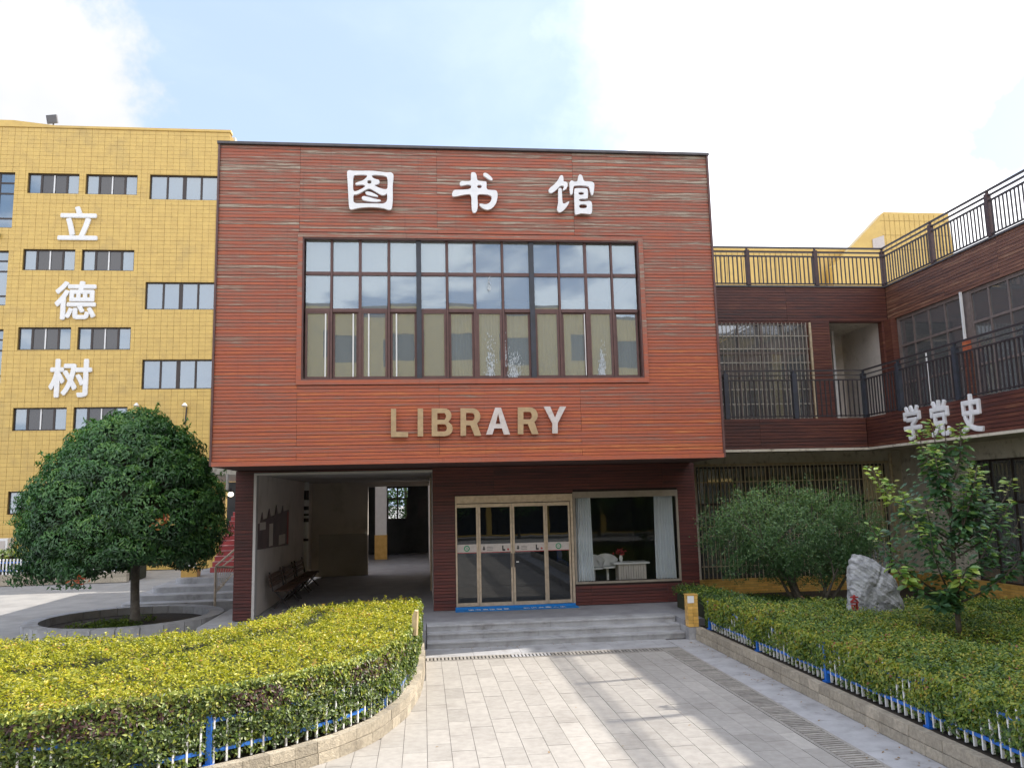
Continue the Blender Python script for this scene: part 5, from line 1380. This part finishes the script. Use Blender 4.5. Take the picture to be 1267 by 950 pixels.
# a few red leaves
for (px, py, nn) in ((203, 645, 26), (100, 718, 22)):
    xx, z = onY(px, py, 18.55); pts = np.array([xx, 18.4, z])+rng.normal(0, .09, (nn, 3)); PC.append(pts); NC.append(rng.normal(0, 1, (nn, 3))); TNn.append(np.full(nn, 1.0))
PC = np.concatenate(PC); NC = np.concatenate(NC); TNn = np.concatenate(TNn)
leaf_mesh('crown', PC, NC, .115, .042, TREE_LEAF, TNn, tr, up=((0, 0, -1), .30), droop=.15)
m = MB(); vs = []; fs = []; nu, nv = 20, 10
for j in range(nv+1):
    z = 1.85+2.8*j/nv; R_ = float(np.interp(z, [1.35, 1.7, 2.3, 3.0, 3.8, 4.5, 4.9], [1.0, 1.5, 1.85, 1.85, 1.5, .9, .4]))
    for i in range(nu): a = 2*pi*i/nu; vs.append((-7.2+R_*cos(a), 20.6+R_*sin(a)*.95, z))
for j in range(nv):
    for i in range(nu): fs.append((j*nu+i, j*nu+(i+1) % nu, (j+1)*nu+(i+1) % nu, (j+1)*nu+i))
fs.append(tuple(range(nu))); fs.append(tuple(nv*nu+i for i in range(nu)))
m.add(vs, fs).build('crown_interior', SHADE_FILL, tr)

# ------------------------------------------------------------------ fine-leaved shrub
sb = thing('garden_shrub', (8.5, 17.4, .3), 'spreading multi-stemmed fine-leaved shrub behind the grey rock', 'shrub')
m = MB(); LP, LN, LT_ = [], [], []
def limb(p, d, L, r0, depth, acc):
    pts = [p]; rad = [r0]; n = 5; q = Vector(p); dd = Vector(d)
    for i in range(n):
        dd = (dd+Vector((random.gauss(0, .10), random.gauss(0, .10), random.gauss(.02, .07)))).normalized(); q = q+dd*(L/n); pts.append(q.copy()); rad.append(r0*(1-.75*(i+1)/n))
    m.tube(pts, rad, 6 if r0 > .015 else 4, cap=False)
    if depth == 0: acc.append(pts); return
    for k in range(3 if depth > 1 else 4):
        j = random.randint(2, n); a = random.uniform(0, 2*pi)
        nd = (dd+Vector((cos(a)*.75, sin(a)*.75, random.uniform(-.15, .45)))).normalized()
        limb(pts[j], nd, L*random.uniform(.45, .68), rad[j]*.75+.002, depth-1, acc)
tw2 = []
for k in range(9):
    a = random.uniform(0, 2*pi); sp = random.uniform(.35, 1.0)
    limb(Vector((8.5+cos(a)*.22, 17.4+sin(a)*.22, .25)), Vector((cos(a)*sp*1.15, sin(a)*sp*.8, 1.0)).normalized(), random.uniform(1.15, 1.6), .05, 2, tw2)
limb(Vector((8.1, 17.3, .8)), Vector((-1, -.15, .75)).normalized(), 2.0, .03, 1, tw2)
for k in range(26):
    a = random.uniform(-1.75, 1.75); q0 = Vector((8.35+a*.85, 17.4+random.uniform(-.6, .5), 2.3-.25*abs(a)))
    limb(q0, Vector((a*.30+random.gauss(0, .15), random.gauss(0, .2), 1)).normalized(), random.uniform(.6, 1.15), .010, 0, tw2)
for k in range(8):
    limb(Vector((7.0+random.uniform(-.2, .4), 17.3, 1.7+random.random()*.7)), Vector((-1, random.uniform(-.3, .3), random.uniform(.1, .9))).normalized(), random.uniform(.5, 1.0), .010, 0, tw2)
for pts in tw2:
    for _ in range(85):
        i = random.randint(0, len(pts)-2); f = random.random(); q = pts[i].lerp(pts[i+1], f)+Vector((random.gauss(0, .075), random.gauss(0, .075), random.gauss(0, .07)))
        LP.append(q); LN.append((random.gauss(0, .7), random.gauss(-.2, .7), .8)); LT_.append(random.gauss(.35, .18)+.12*(q.z-2))
nn = 64000; d = rng.normal(size=(nn, 3)); d /= np.linalg.norm(d, axis=1, keepdims=True)
rr = rng.uniform(.35, 1, nn)**.6*(1+.20*wav(d[:, 0]*2.2, d[:, 2]*2.2+d[:, 1], 1.3, 2)+.08*wav(d[:, 0]*6, d[:, 2]*6, 1.3, 5)); q = np.stack([8.22+d[:, 0]*2.2*rr, 17.5+d[:, 1]*1.2*rr, 1.92+d[:, 2]*1.15*rr], 1)
nz_ = wav(q[:, 0]*1.6, q[:, 2]*2.2+q[:, 1], 1.4, 1)+.5*wav(q[:, 1]*2, q[:, 0]*2, 1.5, 3)
k = (nz_ > .04-.5*(1-rr)) & (q[:, 2] > .85); q = q[k]; d = d[k]
leaf_mesh('foliage', np.concatenate([np.array(LP), q]), np.concatenate([np.array(LN), d+rng.normal(0, .7, d.shape)]), .062, .022, SHRUB_LEAF,
          np.concatenate([np.array(LT_), .30+.22*d[:, 2]+rng.normal(0, .14, len(d))]), sb)
# blossom-white tip on the long left shoot
m.build('stems', BARK, sb)

# ------------------------------------------------------------------ young broad-leaved tree
sp_ = thing('young_tree', (8.8, 13.0, .22), 'young tree with large glossy leaves in the right garden bed', 'tree')
m = MB(); tips = []
tp = [(8.83, 13, .2), (8.84, 13, .8), (8.85, 13.0, 1.4), (8.88, 13, 2.0), (8.9, 13, 2.8), (8.93, 13, 3.6), (8.95, 13, 3.95)]
m.tube(tp, [.05, .042, .038, .034, .026, .014, .006], 9); m.build('trunk', BARK, sp_, smooth=True)
m = MB(); TW = []
def shoot(p0, p1, bow, r0):
    p0, p1 = Vector(p0), Vector(p1); c = (p0+p1)/2+Vector(bow); pts = []
    for i in range(9): u = i/8; pts.append(p0*(1-u)**2+c*2*u*(1-u)+p1*u*u)
    m.tube(pts, [r0*(1-.8*i/8)+.002 for i in range(9)], 6, cap=False); TW.append(pts); return pts
ends = [((8.35, 12.9, 3.85)), ((8.72, 13.0, 4.0)), ((9.25, 13.05, 3.95)), ((8.5, 12.7, 3.5)), ((7.45, 12.9, 3.25)), ((7.8, 12.6, 2.8)), ((7.3, 12.8, 2.3)), ((9.45, 13, 3.2)), ((10.0, 12.9, 3.0)), ((10.15, 13, 2.35)),
        ((9.7, 12.6, 2.6)), ((8.1, 12.4, 2.2)), ((9.2, 12.4, 2.2)), ((7.7, 12.8, 1.6)), ((10.0, 12.8, 1.8)), ((8.6, 12.3, 1.6)), ((9.1, 12.5, 3.2)), ((8.0, 13.2, 3.0)), ((9.5, 13.3, 3.3)), ((8.4, 12.6, 1.2)), ((8.25, 12.6, 1.0)), ((8.95, 12.7, 2.8)), ((8.2, 12.6, 2.7)), ((9.8, 13.3, 2.9))]
for e in ends:
    zb = max(.95, e[2]-random.uniform(.9, 1.5)); shoot((8.86, 13, zb), e, (random.uniform(-.1, .1)+(e[0]-8.86)*.25, -.05, -.12), .018)
m.build('branches', BARK, sp_)
VL, FL, TL = [], [], []
def bleaf(p, d, nrm, L, Wd, tn):
    d = Vector(d).normalized(); nrm = (Vector(nrm)-d*Vector(nrm).dot(d)).normalized(); s_ = d.cross(nrm); b = len(VL)
    dr = random.uniform(.05, .22); ty = 1.0
    cs_ = [(0, 0, 0), (.28, .42, .05), (.60, .50, .02), (1.0, 0, -dr), (.60, -.50, .02), (.28, -.42, .05), (.30, 0, -.03), (.62, 0, -.06)]
    for (u, w, h) in cs_: VL.append(tuple(p+d*(u*L)+s_*(w*Wd)+nrm*(h*L))); TL.append(tn)
    FL.extend([(b, b+1, b+6), (b+1, b+2, b+7, b+6), (b+2, b+3, b+7), (b, b+6, b+5), (b+6, b+7, b+4, b+5), (b+7, b+3, b+4)])
for ti, pts in enumerate(TW):
    tipz = pts[-1].z
    for i in range(105 if tipz > 3.1 else 74):
        u = random.uniform(.12, 1)**.8; k = min(7, int(u*8)); f = u*8-k; p = pts[k].lerp(pts[k+1], f)
        a = random.uniform(0, 2*pi); out = Vector((cos(a), sin(a), random.uniform(-.25, .35)))
        p = p+out*random.uniform(.01, .10)
        young = u > .72 and tipz > 2.2
        tn = random.gauss(.80, .14) if young and p.z > 2.7 else random.gauss(.62, .2) if young else random.gauss(.36, .16)  # upper tip leaves also toned brighter to look backlit
        if ti in (4, 5, 13, 15) and u > .6: tn = random.gauss(.82, .08)
        L = random.uniform(.10, .17)*(.8 if young else 1.12)
        bleaf(p, out+Vector((0, 0, -.25 if not young else .15)), Vector((random.gauss(0, .35), random.gauss(-.25, .3), 1)), L, L*.55, min(1, max(0, tn)))
for _ in range(900):   # inner fill of older leaves
    a = random.uniform(0, 2*pi); z = random.triangular(1.15, 3.6, 1.9); R_ = np.interp(z, [.9, 1.4, 2.2, 3.0, 3.8], [.5, .85, 1.12, .62, .32])*sqrt(random.random())
    p = Vector((8.82+cos(a)*R_, 13+sin(a)*R_*.7, z))
    if z < 1.55 and p.x > 8.72: continue; L = random.uniform(.11, .19)
    bleaf(p, Vector((cos(a), sin(a)-.2, random.uniform(-.7, .2))), Vector((random.gauss(0, .4), random.gauss(-.4, .3), 1)), L, L*.58, min(1, max(0, random.gauss(.30, .15))))
me = bpy.data.meshes.new('crown'); off = wloc(sp_); me.from_pydata([(v[0]-off.x, v[1]-off.y, v[2]-off.z) for v in VL], [], FL)
at = me.attributes.new('tone', 'FLOAT', 'POINT'); at.data.foreach_set('value', TL); me.materials.append(SAP_LEAF); me.update(); link('crown', me, sp_)
sp_.location = (8.13, 12.0, .45); sp_.scale = (.925, .925, .925)

# background greenery beyond the left fence
bgk = thing('background_hedge', (-18, 36, 0), 'green hedge behind the white picket fence', 'hedge')
nn = 9000; x = rng.uniform(-24, -11.5, nn); y = rng.uniform(34.6, 36, nn); z = rng.uniform(.5, 1.35, nn)
leaf_mesh('leaves', np.stack([x, y, z], 1), rng.normal(0, .7, (nn, 3))+np.array([0, -.5, .7]), .16, .07, SIDE_LEAF, rng.normal(.45, .2, nn), bgk, kind='stuff')
pbox('shade_fill_mass', SHADE_FILL, bgk, -24, -11.5, 35, 36, 0, 1.1)

# ------------------------------------------------------------------ trees only seen mirrored in the glass or through the rear window
def far_tree(x, y, h, w, label, n=5000, grp=None, sz=.22):
    o = thing('yard_tree', (x, y, 0), label, 'tree', grp)
    MB().tube([(x, y, 0), (x+.1, y, h*.3), (x, y, h*.7)], [.16, .12, .05], 8).build('trunk', BARK, o)
    d = rng.normal(size=(n, 3)); d /= np.linalg.norm(d, axis=1, keepdims=True); rr = rng.uniform(.55, 1, n)[:, None]
    P = np.array([x, y, h*.62])+d*rr*np.array([w, w, h*.4])
    k = wav(P[:, 0]*1.2+P[:, 1], P[:, 2]*1.4, 1.0, x) > -.35; P, d = P[k], d[k]
    leaf_mesh('crown', P, d+rng.normal(0, .5, d.shape), sz, sz*.5, SHRUB_LEAF, .35+.25*d[:, 2]+rng.normal(0, .15, len(d)), o)
for k, x in enumerate((-20, -14.5, -9.5, -4, 1.5, 7, 13, 19)):
    far_tree(x, -21.5+random.uniform(-1, 1), random.uniform(5.2, 6.8), random.uniform(2.2, 2.9), 'yard tree behind the viewer, number %s from the left' % ('one two three four five six seven eight'.split()[k]), 4500, 'trees behind the viewer', .26)
for k, x in enumerate((-4.5, -1.0, 2.5)):
    far_tree(x, 45.5+k, 6.5, 2.6, ('leftmost green tree', 'middle green tree', 'rightmost green tree')[k]+' beyond the rear window of the passage', 5000, 'trees behind the rear link block', .22)
